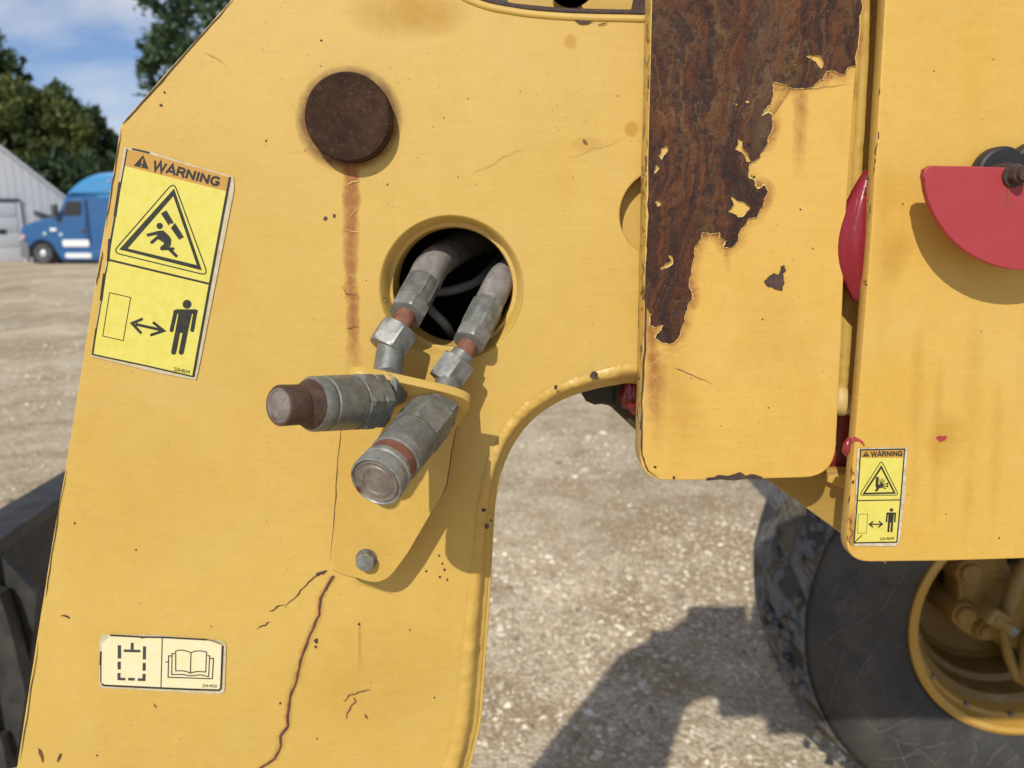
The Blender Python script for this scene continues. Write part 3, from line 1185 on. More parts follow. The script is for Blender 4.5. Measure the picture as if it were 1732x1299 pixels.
in_r = [tuple(p) for p in smooth_path([Vector((a, b)) for a, b in inner], 4)]
pocket_c = W(1121, 362, 0)
arm = slab('arm_plate', [XZ(left_r + in_r, 0), circ(hole_c, HR), circ(pocket_c, .0338)], 0.0, .0125, [m_yellow, m_yellow_edge], loader, bevel=.0012, edge=True, label='faded yellow loader arm plate with round hose hole')
hole_c2 = W(764, 489, 0)
sil_r = [tuple(p) for p in smooth_path([Vector((a, b)) for a, b in silh], 4)]
back_left = [(x + 6 if x < 700 else x, y) for x, y in left_edge]
back_left = [(x, y + (14 if 700 < x < 1200 and y < 60 else 0)) for x, y in back_left]
slab('back_plate', [XZ(back_left + roughen(sil_r, .006, 1, closed=False, seed=9), .0135), circ(hole_c2, .0492)], .0135, .027, [m_yellow, m_yellow_edge2], arm, bevel=.001, edge=True)

# countersunk rim of the hose hole
bm = bmesh.new()
ring_prof = [(HR + .0002, -.0001), (HR - .0012, .0012), (HR - .0088, .0250), (HR - .0096, .040)]
n = 72
rings = []
for (r, y) in ring_prof:
    rings.append([bm.verts.new((hole_c.x + r * (1 + .004 * math.sin(3 * t * 6.283 / n + y * 60)) * math.cos(6.28318 * t / n), y, hole_c.z + r * math.sin(6.28318 * t / n))) for t in range(n)])
for j in range(3):
    for i in range(n):
        bm.faces.new((rings[j][i], rings[j][(i + 1) % n], rings[j + 1][(i + 1) % n], rings[j + 1][i]))
from_bm('hole_rim', bm, m_weld, arm, 40)

# weld bead that joins the two plates round the arch
def bead(name, inn, out, y_in, y_out, bulge, mat, parent, seed=0):
    A = [W(p[0], p[1], y_in) for p in smooth_path([Vector(p) for p in inn], 16)]
    Bp = [W(p[0], p[1], y_out) for p in smooth_path([Vector(p) for p in out], 16)]
    verts, faces = [], []
    K = 13
    for i, (a, b) in enumerate(zip(A, Bp)):
        wob = .10 * mnoise.noise(a * 40 + Vector((seed, 0, 0)))
        for k in range(K):
            s = k / (K - 1)
            p = a.lerp(b, s)
            n1 = mnoise.noise(Vector((p.x * 65, p.z * 65, seed))) * .0016 + mnoise.noise(Vector((p.x * 210, p.z * 210, seed + 3))) * .0007
            ripple = .00022 * math.sin(i * 1.15 + 5 * s) * (1 - s)
            prof = math.sin(math.pi * s) ** 1.15
            dip = -.75 * math.exp(-((s - .78) / .10) ** 2)
            p.y += -(bulge * (1 + wob * 2) * (prof + dip * .9)) + (n1 + ripple) * (1 if 0 < k < K - 1 else 0)
            # ragged toe of the weld
            if k == 0:
                p += (b - a) * (.07 * mnoise.noise(a * 90))
            verts.append(p)
    for i in range(len(A) - 1):
        for k in range(K - 1):
            faces.append((i * K + k, i * K + k + 1, (i + 1) * K + k + 1, (i + 1) * K + k))
    return from_data(name, verts, faces, mat, parent, 60)


bead('weld_bead', [(a + (a - b[0]) * .14, c + (c - b[1]) * .14) for (a, c), b in zip(inner, silh)], [(a + (b[0] - a) * .86, c + (b[1] - c) * .86) for (a, c), b in zip(inner, silh)], -.0007, .0128, .0064, m_weld, arm, 2)

# rim strip along the notch at the top
strip = [(783, -4), (806, 6), (832, 14), (865, 20), (900, 25), (950, 29), (1000, 31), (1050, 32), (1100, 33), (1180, 33)]
tube('notch_edge_bead', [W(p[0], p[1], .0012) for p in smooth_path([Vector(p) for p in strip], 5)], .0030, m_yellow, arm, 10)
rs = [(800, -6), (832, 4), (865, 11), (900, 15), (950, 19), (1000, 21), (1050, 22), (1100, 23), (1180, 23)]
tube('notch_rust_edge', [W(p[0], p[1], .006) for p in roughen(smooth_path([Vector(p) for p in rs], 5), .03, 1, False)], .0026, m_rust_dark, arm, 8)

# closed box added behind the hose hole, dark paint standing for its shade
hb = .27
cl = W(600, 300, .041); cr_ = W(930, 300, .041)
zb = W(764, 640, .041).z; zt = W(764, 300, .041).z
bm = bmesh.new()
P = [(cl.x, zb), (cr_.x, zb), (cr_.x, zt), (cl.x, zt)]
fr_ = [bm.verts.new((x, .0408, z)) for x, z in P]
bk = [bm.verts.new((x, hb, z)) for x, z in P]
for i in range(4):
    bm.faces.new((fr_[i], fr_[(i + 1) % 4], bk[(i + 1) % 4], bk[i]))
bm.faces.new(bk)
from_bm('hole_shade_box', bm, simple('shaded_inner_paint', (.05, .036, .014), .7), arm)

# things seen through the top notch
pslab('inner_plate', [[(770, -330), (1300, -330), (1300, 260), (770, 260)]], .10, .02, m_yellow, arm)
c = W(962, -14, .07)
revolve('black_bush', c, (0, 1, 0), [(-.03, .020), (-.03, .0125), (-.026, .0115), (.03, .0115)], m_black_rubber, arm, 32)
pslab('dark_lug', [[(1085, -40), (1120, -40), (1120, 40), (1072, 22)]], .05, .03, m_rust_dark, arm)
pslab('dark_lug', [[(790, -30), (850, -30), (862, 12), (840, 18), (800, 4)]], .045, .03, m_trim_dark, arm)

def ribbon(name, path, w, y, mat, parent, amp=.10, seed=3, taper=True):
    pts = roughen([Vector(p) for p in path], amp, 2, False, seed)
    verts, faces = [], []
    rr = random.Random(seed)
    n = len(pts)
    for i, p in enumerate(pts):
        a = Vector(pts[max(i - 1, 0)]); b = Vector(pts[min(i + 1, n - 1)])
        d = (b - a).normalized(); nn = Vector((-d.y, d.x))
        ww = w * rr.uniform(.6, 1.15) * .5
        if taper:
            ww *= min(1, .25 + 3 * min(i, n - 1 - i) / n)
        verts += [W(p[0] + nn.x * ww, p[1] + nn.y * ww, y), W(p[0] - nn.x * ww, p[1] - nn.y * ww, y)]
    for i in range(n - 1):
        faces.append((2 * i, 2 * i + 1, 2 * i + 3, 2 * i + 2))
    return from_data(name, verts, faces, mat, parent)


# pivot pin
pc = W(587.5, 198, -.0145)
pin = revolve('pivot_pin', (pc.x, 0, pc.z), (0, -1, 0), [(-.03, .0325), (.0118, .0327), (.0134, .0322), (.0145, .0310)], m_rust_pin, loader, 72, smooth=30)

ribbon('rust_edge', [(207, 210), (215, 201), (262, 149), (302, 104), (347, 53), (394, 0)], 3.2, -.0006, m_rust_dark, arm, .03, 81)
ribbon('rust_edge', [(205, 218), (199, 255), (192, 300), (184, 352), (179, 385)], 2.0, -.0006, m_rust, arm, .04, 82)
ribbon('rust_edge', [(173, 425), (167, 460), (163, 482)], 3.2, -.0006, m_rust, arm, .05, 83)
ribbon('rust_edge', [(112, 795), (96, 888), (80, 988), (77, 1010)], 1.8, -.0006, m_rust_dark, arm, .03, 84)
ribbon('rust_edge', [(64, 1085), (49, 1190), (34, 1285)], 1.8, -.0006, m_rust, arm, .04, 85)
# rust halo and runs below the pin
ring_stain('rust_stain', 590, 201, 78, 93, -.0004, m_stain_brown, arm, .75, r_in=60)
streak('rust_stain', [(594, 268, 13, .6), (594, 300, 16, .9), (594, 350, 16, .85), (593, 420, 15, .65), (593, 470, 13, .62), (596, 510, 14, .72), (597, 560, 13, .52), (598, 600, 15, .30), (599, 640, 16, 0)], -.0005, m_stain_rust, arm, 1.25)
streak('rust_stain', [(608, 1050, 3, 0), (608, 1062, 3, .6), (608, 1090, 4, .45), (608, 1140, 5, 0)], -.0005, m_stain_rust, arm, .6)
for (x, y, rx, sy, pk) in [(965, 70, 12, 1.2, .45), (1068, 218, 14, 1.1, .5), (690, 20, 115, .45, .55), (640, 1150, 190, .6, .12), (240, 830, 150, 1.1, .10), (993, 244, 30, .5, .25)]:
    ring_stain('oil_stain', x, y, rx * (.75 if rx < 40 else .45), rx, -.0003, m_stain_oil, arm, pk, sy)

# crack in the paint with rust, and the small chips and scratches
crack = [(564, 974), (553, 992), (542, 1012), (540, 1040), (528, 1066), (515, 1098), (503, 1140), (490, 1180), (487, 1205), (487, 1228), (474, 1246), (475, 1260), (464, 1284), (440, 1300), (420, 1325)]
streak('rust_stain', [(x, y, 9, .45) for x, y in crack], -.0004, m_stain_rust, arm, .8)
ribbon('rusted_crack', crack, 4.6, -.0007, m_rust_red, arm, .05, 5, False)
ribbon('rusted_crack', [(x + .6, y) for x, y in crack], 1.2, -.0010, m_rust_dark, arm, .05, 5, False)
scr = NT('scratch_light'); scr.color((.66, .47, .16)).rough(.5); m_scratch = scr.m
m_scratch_dark = simple('scratch_dull', (.38, .22, .06), .6)
for k_, (path, w_, m_) in enumerate([
    ([(553, 966), (536, 974), (518, 990), (500, 1010), (482, 1030)], 2.0, m_rust),
    ([(553, 965), (540, 970), (534, 974)], 6, m_rust),
    ([(482, 1022), (465, 1030), (455, 1034)], 2.4, m_rust), ([(456, 1052), (448, 1058), (434, 1064)], 2.4, m_rust),
    ([(580, 1187), (592, 1175), (610, 1170), (628, 1168)], 2.4, m_rust_red), ([(597, 1180), (602, 1187), (588, 1205), (586, 1217)], 2.6, m_rust_red),
    ([(617, 1208), (621, 1216)], 4, m_rust_red),
    ([(886, 250), (860, 262), (830, 280), (792, 302)], .8, m_scratch_dark), ([(1060, 232), (1000, 250), (960, 266)], .7, m_scratch_dark),
    ([(985, 236), (994, 243)], 6, m_rust_red),
    ([(345, 88), (362, 96), (378, 108)], 1.2, m_scratch_dark),
    ([(102, 1042), (114, 1043), (116, 1047)], 3.5, m_rust), ([(64, 1266), (68, 1275), (72, 1290)], 5, m_rust_red), ([(103, 1274), (97, 1290)], 4, m_rust),
    ([(972, 33), (985, 38), (1003, 36)], 5, m_rust), ([(1010, 42), (1028, 38)], 2, m_rust),
    ([(585, 312), (608, 304)], 1.6, m_scratch), ([(580, 388), (610, 392)], 1.2, m_scratch), ([(590, 370), (606, 345)], 1, m_scratch),
    ([(578, 485), (585, 497), (606, 499)], 1.6, m_rust_red), ([(586, 555), (606, 552)], 2, m_rust_red),
    ([(645, 508), (650, 503), (656, 508), (652, 514)], 1.8, m_rust_dark),
    ([(259, 1190), (264, 1198)], 2, m_rust),
]):
    m2 = m_rust_red if m_ is m_stain_brown else m_
    ribbon('scratch', path, w_, -.0008 - .00002 * k_, m2, arm, .12, 20 + k_)


def chips(name, spots, y, mat, parent, seed=1):
    loops = []
    for i, (x, y_, r) in enumerate(spots):
        rr = random.Random(seed * 100 + i)
        n = 9
        loops.append([(x + r * rr.uniform(.55, 1.2) * math.cos(2 * math.pi * k / n), y_ + r * rr.uniform(.55, 1.3) * math.sin(2 * math.pi * k / n)) for k in range(n)])
    o = pslab(name, loops, y, .0003, mat, parent)
    o['kind'] = 'stuff'
    return o


cs = [(550, 370, 4.2), (565, 365, 3.2), (543, 68, 2), (743, 940, 2.2), (748, 953, 2.2), (752, 964, 2.4), (744, 976, 2.2), (756, 981, 2.2), (721, 966, 2), (535, 1084, 4.5), (534, 1094, 2.5), (607, 1056, 2.4), (474, 1190, 2.2), (272, 178, 3), (278, 156, 2.2), (536, 1250, 1.6), (735, 1180, 1.8), (693, 1066, 1.6), (126, 885, 2), (230, 930, 1.6), (164, 1278, 1.8), (450, 238, 1.6), (655, 312, 1.6), (375, 1140, 1.5)]
rr = random.Random(5)
for i in range(22):
    cs.append((rr.uniform(230, 640), rr.uniform(20, 1290), rr.choice([.6, .7, .8, 1.0])))
for i in range(12):
    cs.append((rr.uniform(640, 1080), rr.uniform(60, 360), rr.choice([.7, .8, 1.1])))
cs = [c_ for c_ in cs if not (160 < c_[0] < 400 and (240 < c_[1] < 640 or 1070 < c_[1] < 1172)) and math.hypot(c_[0] - 588, c_[1] - 198) > 85]
chips('paint_chips', cs, -.0005, m_rust_dark, arm, 3)
cs = [(818, 862, 4), (824, 890, 5), (831, 880, 3), (1006, 637, 8), (940, 655, 4)]
o = chips('weld_chips', cs, -.0072, m_rust_dark, arm, 6)

# ------------------------------------------------------------------ decals
def ptcv(ox, oy, s):
    return lambda x, y: (ox + x / s, oy + y / s)


class Ink:
    """flat print in pixel-traced coordinates lying on a plate at depth y"""
    def __init__(self, f):
        self.f = f
        self.polys = []

    def poly(self, pts):
        self.polys.append([self.f(*p[:2]) for p in pts])
        return self

    def stroke(self, a, b, w, cap=False):
        a = Vector(a); b = Vector(b)
        d = (b - a).normalized(); n = Vector((-d.y, d.x)) * w / 2
        pts = [a + n, b + n]
        if cap:
            for k in range(1, 6):
                t = k * math.pi / 6
                pts.append(b + n * math.cos(t) + d * (w / 2) * math.sin(t))
        pts += [b - n, a - n]
        if cap:
            for k in range(1, 6):
                t = k * math.pi / 6
                pts.append(a - n * math.cos(t) - d * (w / 2) * math.sin(t))
        return self.poly([tuple(p) for p in pts])

    def line(self, pts, w, closed=False):
        """mitred polyline"""
        P = [Vector(p[:2]) for p in pts]
        n = len(P)
        def off(i, s):
            if closed:
                d1 = (P[i] - P[i - 1]).normalized(); d2 = (P[(i + 1) % n] - P[i]).normalized()
            else:
                d1 = (P[i] - P[i - 1]).normalized() if i > 0 else (P[1] - P[0]).normalized()
                d2 = (P[i + 1] - P[i]).normalized() if i < n - 1 else d1
            n1 = Vector((-d1.y, d1.x)); n2 = Vector((-d2.y, d2.x))
            m = (n1 + n2)
            m = m.normalized() if m.length > 1e-5 else n1
            return P[i] + m * (s * w / 2 / max(.35, m.dot(n1)))
        for i in range(n if closed else n - 1):
            j = (i + 1) % n
            self.poly([tuple(off(i, 1)), tuple(off(j, 1)), tuple(off(j, -1)), tuple(off(i, -1))])
        return self

    def disc(self, c, r, sx=1.0):
        return self.poly([(c[0] + sx * r * math.cos(k * math.pi / 10), c[1] + r * math.sin(k * math.pi / 10)) for k in range(20)])

    def build(self, name, y, mat, parent):
        verts, faces = [], []
        for p in self.polys:
            b = len(verts)
            vs = [W(q[0], q[1], y - 6e-6 * len(faces)) for q in p]
            area = sum(vs[i].x * vs[(i + 1) % len(vs)].z - vs[(i + 1) % len(vs)].x * vs[i].z for i in range(len(vs)))
            if area < 0:
                vs.reverse()
            verts += vs
            faces.append(list(range(b, b + len(vs))))
        bm = bmesh.new()
        bv = [bm.verts.new(v) for v in verts]
        for f in faces:
            bm.faces.new([bv[i] for i in f])
        bmesh.ops.triangulate(bm, faces=bm.faces[:])
        me = bpy.data.meshes.new(name)
        bm.to_mesh(me); bm.free()
        return link_mesh(name, me, mat, parent)


def lettering(name, text, f, a, b, height, y, mat, parent, bold=.02):
    """text whose baseline runs from traced point a to b, cap height in traced units"""
    cu = bpy.data.curves.new('tmp', 'FONT')
    cu.body = text
    cu.size = 1.0
    cu.offset = bold
    ob = bpy.data.objects.new('tmp', cu)
    col.objects.link(ob)
    me = bpy.data.meshes.new_from_object(ob.evaluated_get(bpy.context.evaluated_depsgraph_get()))
    bpy.data.objects.remove(ob); bpy.data.curves.remove(cu)
    n = len(me.vertices)
    co = np.empty(n * 3); me.vertices.foreach_get('co', co); co = co.reshape(-1, 3)
    x0, x1 = co[:, 0].min(), co[:, 0].max()
    y0, y1 = 0.0, co[:, 1].max()
    A = Vector(a); Bv = Vector(b)
    d = Bv - A; nn = Vector((d.y, -d.x)).normalized() * height
    for i, v in enumerate(me.vertices):
        s = (co[i, 0] - x0) / (x1 - x0); t = co[i, 1] / y1
        q = A + d * s + nn * t
        w = W(*f(q.x, q.y), y)
        v.co = w
    me.materials.clear()
    return link_mesh(name, me, mat, parent)


GLYPH = {
    'W': (1.38, [[(0.06, 1), (.36, 0), (.69, .98), (1.02, 0), (1.32, 1)]]),
    'A': (1.0, [[(.02, 0), (.5, 1), (.98, 0)], [(.2, .29), (.8, .29)]]),
    'R': (.92, [[(.1, 0), (.1, .915), (.6, .915), (.74, .86), (.78, .7), (.74, .56), (.6, .49), (.1, .49)], [(.52, .49), (.86, 0)]]),
    'N': (.98, [[(.1, 0), (.1, 1)], [(.1, .93), (.86, .07)], [(.86, 0), (.86, 1)]]),
    'I': (.34, [[(.17, 0), (.17, 1)]]),
    'G': (1.04, [[(.92, .76), (.82, .87), (.66, .92), (.5, .92), (.3, .86), (.15, .7), (.1, .5), (.15, .3), (.3, .13), (.52, .08), (.76, .13), (.91, .25), (.91, .44), (.56, .44)]]),
}


def bold_word(name, text, f, a, b, height, y, mat, parent, stroke=.2, gap=.12):
    total = sum(GLYPH[ch][0] for ch in text) + gap * (len(text) - 1)
    A = Vector(a); d = (Vector(b) - A) / total
    nn = Vector((d.y, -d.x)).normalized() * height
    def g(x, y_):
        q = A + d * x + nn * y_
        return f(q.x, q.y)
    ink = Ink(g)
    x = 0
    for ch in text:
        w, lines = GLYPH[ch]
        for ln in lines:
            ink.line([(x + px_, py_) for px_, py_ in ln], stroke)
        x += w + gap
    return ink.build(name, y, mat, parent)


def man(ink, head, r, sh, w, lean, bottom):
    """standing figure: head centre, shoulder y, half width, lean per unit of height, foot y"""
    hx, hy = head
    def q(x, y):
        return (hx + x + (y - hy) * lean, y)
    ink.disc(head, r)
    H_ = bottom - sh
    ink.poly([q(-w * .98, sh + H_ * .02), q(-w * .75, sh), q(w * .75, sh), q(w * .98, sh + H_ * .02), q(w * .98, sh + H_ * .10), q(-w * .98, sh + H_ * .10)])
    ink.poly([q(-w * .56, sh + 1), q(w * .56, sh + 1), q(w * .52, sh + H_ * .52), q(-w * .52, sh + H_ * .52)])
    ink.stroke(q(-w * .80, sh + H_ * .07), q(-w * .84, sh + H_ * .46), w * .32, True)
    ink.stroke(q(w * .80, sh + H_ * .07), q(w * .84, sh + H_ * .46), w * .32, True)
    ink.stroke(q(-w * .31, sh + H_ * .45), q(-w * .31, bottom - w * .2), w * .42, True)
    ink.stroke(q(w * .31, sh + H_ * .45), q(w * .31, bottom - w * .2), w * .42, True)


# --- big crush-warning decal
f1 = ptcv(150, 240, 3.168)
Y0 = -.0009
d1 = pslab('warning_decal', [[f1(*p) for p in rounded([(190, 28), (330, 52), (480, 100), (775, 188), (780, 250), (735, 480), (640, 960), (595, 1190), (575, 1275), (380, 1240), (14, 1150)])]], Y0, .0003, m_film, loader, label='tall yellow warning decal with falling object triangle')
Ink(f1).poly([(204, 40), (330, 66), (750, 188), (738, 265), (192, 128)]).build('header_band', Y0 - .0002, m_dec_orange, d1)
Ink(f1).poly([(192, 128), (738, 265), (556, 1256), (24, 1139)]).build('yellow_panel', Y0 - .0002, m_dec_yellow, d1)
k = Ink(f1)
k.line([(757, 188), (738, 290), (650, 760), (560, 1258)], 13)
k.line([(20, 1139), (300, 1198), (562, 1258)], 8)
k.stroke((108, 632), (652, 762), 11)
k.line([(206, 38), (190, 130), (168, 250)], 7).line([(168, 215), (140, 400)], 16).line([(140, 400), (112, 560)], 9).line([(112, 520), (104, 640)], 15).line([(106, 630), (86, 720)], 6)
k.line([(84, 705), (66, 850)], 15).line([(70, 840), (40, 1010)], 6).line([(40, 1000), (20, 1140)], 9)
k.line([(232, 37), (325, 58)], 9)
k.build('black_border', Y0 - .0003, m_dec_black, d1)
k = Ink(f1)
k.line(rounded([(456, 215, 42), (128, 592, 42), (640, 716, 42)]), 6, True)
k.poly([(457, 250), (164, 576), (208, 571), (453, 290)]).poly([(164, 576), (606, 688), (579, 660), (208, 571)]).poly([(606, 688), (457, 250), (453, 290), (579, 660)])
k.poly([(387, 384), (416, 366), (455, 432), (446, 440), (434, 436), (430, 450)]).poly([(462, 434), (510, 510), (484, 524), (440, 462), (450, 455)])
k.disc((380, 450), 17)
k.stroke((380, 484), (318, 499), 17, True).stroke((382, 500), (338, 538), 17, True)
k.poly([(362, 478), (400, 474), (428, 500), (442, 522), (438, 560), (412, 562), (402, 540), (370, 520)])
k.stroke((424, 545), (394, 570), 24, True).stroke((392, 573), (452, 572), 15, True).stroke((428, 570), (468, 610), 17, True)
k.build('falling_object_pictogram', Y0 - .0003, m_dec_black, d1)
k = Ink(f1)
k.line([(112, 808), (225, 834), (185, 1065), (75, 1040)], 4.5, True)
k.stroke((250, 977), (385, 1007), 15)
k.line([(290, 948), (232, 972), (282, 1026)], 15).line([(344, 966), (402, 1012), (330, 1036)], 15)
man(k, (527, 870), 24, 897, 66, -.20, 1140)
k.build('keep_distance_pictogram', Y0 - .0003, m_dec_black, d1)
k = Ink(f1); k.poly([(292, 70), (240, 128), (322, 147)]); k.build('alert_triangle', Y0 - .0003, m_dec_black, d1)
k = Ink(f1); k.stroke((290, 92), (285, 119), 7).disc((282, 130), 4); k.build('alert_mark', Y0 - .0004, m_dec_orange, d1)
bold_word('lettering', 'WARNING', f1, (340, 148), (696, 240), 50, Y0 - .0003, m_dec_black, d1, .25)
lettering('lettering', '224-8634', f1, (455, 1225), (540, 1242), 19, Y0 - .0003, m_dec_black, d1, .02)

# --- cream manual decal
f2 = ptcv(80, 1040, 5.4125)
d2 = pslab('manual_decal', [[f2(*p) for p in rounded([(478, 178, 40), (1000, 186), (1640, 238, 60), (1622, 730, 60), (474, 668, 40)])]], Y0, .0003, m_film, loader, label='cream decal with dashed bucket outline and open book')
Ink(f2).poly([(572, 196), (700, 204), (880, 210), (1050, 215), (1460, 235), (1592, 278), (1582, 690), (1300, 682), (520, 642), (496, 622), (500, 262)]).build('cream_panel', Y0 - .0002, m_dec_cream, d2)
k = Ink(f2)
k.line([(575, 187), (720, 194), (880, 204), (1050, 205), (1460, 228)], 15).line([(860, 212), (910, 204)], 12).line([(1460, 226), (1530, 240), (1598, 268)], 7)
k.line([(1606, 282), (1598, 480), (1588, 672), (1572, 690), (1300, 682), (900, 664), (520, 646), (496, 630)], 17)
k.line([(490, 335), (485, 460)], 17).line([(490, 455), (490, 620)], 10)
k.line([(1052, 212), (1040, 664)], 9)
k.build('black_border', Y0 - .0003, m_dec_black, d2)
k = Ink(f2)
for a, b, w in [((660, 278), (660, 400), 32), ((658, 428), (658, 500), 30), ((656, 532), (656, 598), 28), ((670, 587), (715, 589), 24), ((740, 588), (800, 590), 25), ((828, 592), (872, 594), 25), ((886, 540), (884, 606), 29), ((890, 288), (888, 408), 29), ((887, 440), (886, 512), 29), ((700, 328), (852, 332), 24), ((777, 255), (777, 317), 27)]:
    k.stroke(a, b, w)
k.build('dashed_outline_pictogram', Y0 - .0003, m_dec_grey, d2)
k = Ink(f2)
for pts in [[(1175, 330), (1220, 322), (1270, 329), (1315, 347), (1350, 333), (1400, 329), (1458, 341), (1450, 524), (1400, 518), (1350, 522), (1308, 534), (1280, 521), (1230, 511), (1175, 513), (1175, 330)],
            [(1315, 347), (1310, 534)], [(1168, 355), (1142, 354), (1138, 546), (1230, 545), (1310, 558), (1400, 549), (1476, 565), (1486, 376), (1464, 373)],
            [(1138, 376), (1111, 375), (1105, 571), (1510, 585), (1521, 400), (1490, 398)], [(1080, 434), (1110, 430)]]:
    k.line(pts, 9.5)
k.build('book_pictogram', Y0 - .0003, m_dec_black, d2)
lettering('lettering', '224-9035', f2, (1418, 660), (1553, 666), 26, Y0 - .0003, m_dec_black, d2, .02)

# ------------------------------------------------------------------ coupler plate with the big rust patch
YB = -.030
ob_ = rounded([(1112, -360), (1100, 40), (1092, 400), (1086, 650), (1081, 813, 48), (1250, 811), (1412, 807, 55), (1421, 620), (1432, 350), (1450, 90), (1470, -360)], 7)
cplate = pslab('coupler_plate', [roughen(ob_, .010, 3, seed=12)], YB, .027, [m_yellow_b, m_yellow_edge], loader, bevel=.0011, edge=True, label='thick yellow plate half covered by dark flaking rust')
f5 = ptcv(1050, 0, 2.164)
rust_o = [(110, -120), (109, 0), (104, 300), (99, 600), (94, 900), (89, 1000), (87, 1100), (97, 1130), (110, 1150), (105, 1190), (125, 1200), (155, 1190), (125, 1235), (150, 1255), (180, 1262), (210, 1240), (235, 1180), (245, 1120), (260, 1100), (250, 1040), (265, 960), (270, 910), (295, 870), (300, 850), (330, 858), (360, 850), (362, 870), (385, 880), (375, 905), (400, 910), (430, 880), (440, 840), (470, 800), (495, 798), (525, 740), (540, 700), (525, 675), (500, 690), (490, 660), (470, 650), (475, 600), (510, 575), (530, 540), (540, 500), (555, 470), (555, 420), (540, 410), (515, 425), (530, 400), (550, 380), (560, 340), (555, 305), (600, 310), (650, 325), (700, 318), (740, 290), (755, 260), (780, 260), (800, 270), (822, 272), (830, 250), (862, 240), (869, 160), (875, 80), (880, 0), (882, -120)]
isl = [[(405, 720), (415, 750), (395, 775), (430, 795), (450, 790), (475, 760), (450, 740), (430, 735)], [(430, 512), (420, 545), (455, 570), (460, 590), (475, 590), (465, 560), (445, 540), (445, 515)], [(150, 545), (140, 570), (148, 585), (172, 550), (165, 535)], [(130, 605), (122, 635), (140, 615)], [(175, 935), (185, 955), (145, 980), (150, 985), (190, 965), (185, 935)], [(680, 205), (715, 225), (735, 250), (742, 230), (725, 205), (700, 200)], [(128, 738), (135, 755), (146, 748), (140, 738)], [(416, 376), (424, 386), (436, 378)], [(452, 366), (462, 378), (476, 372), (466, 364)]]
rp = random.Random(8)
for i in range(26):
    x, y = rp.choice([(150, 60), (495, 60), (530, 220), (430, 240), (560, 165), (300, 830), (130, 1160), (420, 830), (760, 30), (860, 155), (490, 650), (120, 880), (800, 200), (640, 230)])
    x += rp.uniform(-14, 14); y += rp.uniform(-14, 14); r = rp.uniform(1.6, 4.5)
    isl.append([(x + r * rp.uniform(.5, 1.4) * math.cos(t), y + r * rp.uniform(.5, 1.4) * math.sin(t)) for t in (0, 1.2, 2.5, 3.8, 5.0)])
rust_loops = [[f5(*p) for p in roughen(rust_o, .13, 3, seed=21)]] + [[f5(*p) for p in roughen(l, .12, 2, seed=30 + i)] for i, l in enumerate(isl)]
rust_loops[0] = [(max(p[0], 1104 - .025 * p[1] - .5) if p[1] < 500 and p[0] < 1110 else p[0], p[1]) for p in rust_loops[0]]
def grow(loop, d):
    n = len(loop)
    A2 = sum(loop[i][0] * loop[(i + 1) % n][1] - loop[(i + 1) % n][0] * loop[i][1] for i in range(n))
    sg = 1 if A2 > 0 else -1
    out = []
    for i in range(n):
        a, b = loop[i - 1], loop[(i + 1) % n]
        dx, dy = b[0] - a[0], b[1] - a[1]
        L_ = math.hypot(dx, dy) or 1
        out.append((loop[i][0] + sg * dy / L_ * d, loop[i][1] - sg * dx / L_ * d))
    return out
def halo(name, loop, d, y, mat, parent, peak):
    rows = [[W(p[0], p[1], y) for p in lp + lp[:1]] for lp in (loop, grow(loop, d * .4), grow(loop, d))]
    n_ = len(rows[0])
    r_ = random.Random(3)
    w_ = [peak * max(0, min(1, .45 + 1.3 * mnoise.noise(Vector((p[0] * .02, p[1] * .02, 1))))) for p in loop + loop[:1]]
    return stain_grid(name, rows, [w_, [v * .55 for v in w_], [0] * n_], mat, parent)
halo('rust_stain', [p for p in rust_loops[0] if p[1] > -40 and (p[0] > 1112 or p[1] > 520)][:-1], 16, YB - .0003, m_stain_rust, cplate, .8)
m_lip = M_paint('lifted_pale_paint', light=(.70, .52, .20), dark=(.64, .43, .12))
def lip_strip(loop, d0, d1, y, closed=True):
    a_, b_ = grow(loop, d0), grow(loop, d1)
    rl_ = random.Random(2)
    b_ = [(p[0] + (q_[0] - p[0]) * t_, p[1] + (q_[1] - p[1]) * t_) for p, q_, t_ in zip(a_, b_, [rl_.uniform(.35, 1) for _ in b_])]
    n_ = len(loop)
    vs = [W(p[0], p[1], y) for p in a_] + [W(p[0], p[1], y + .0004) for p in b_]
    fs = [(i_, (i_ + 1) % n_, n_ + (i_ + 1) % n_, n_ + i_) for i_ in range(n_ if closed else n_ - 1)]
    return from_data('paint_lip', vs, fs, m_lip, cplate)
lip_strip([p for p in rust_loops[0] if p[1] > -40 and (p[0] > 1114 or p[1] > 530)], -.6, 1.6, YB - .0011, False)
for l_ in rust_loops[1:8]:
    lip_strip(l_, .5, -1.0, YB - .0011)
pslab('rust_patch', rust_loops, YB - .0009, .0012, m_banded, cplate, label='dark brown layered rust patch')
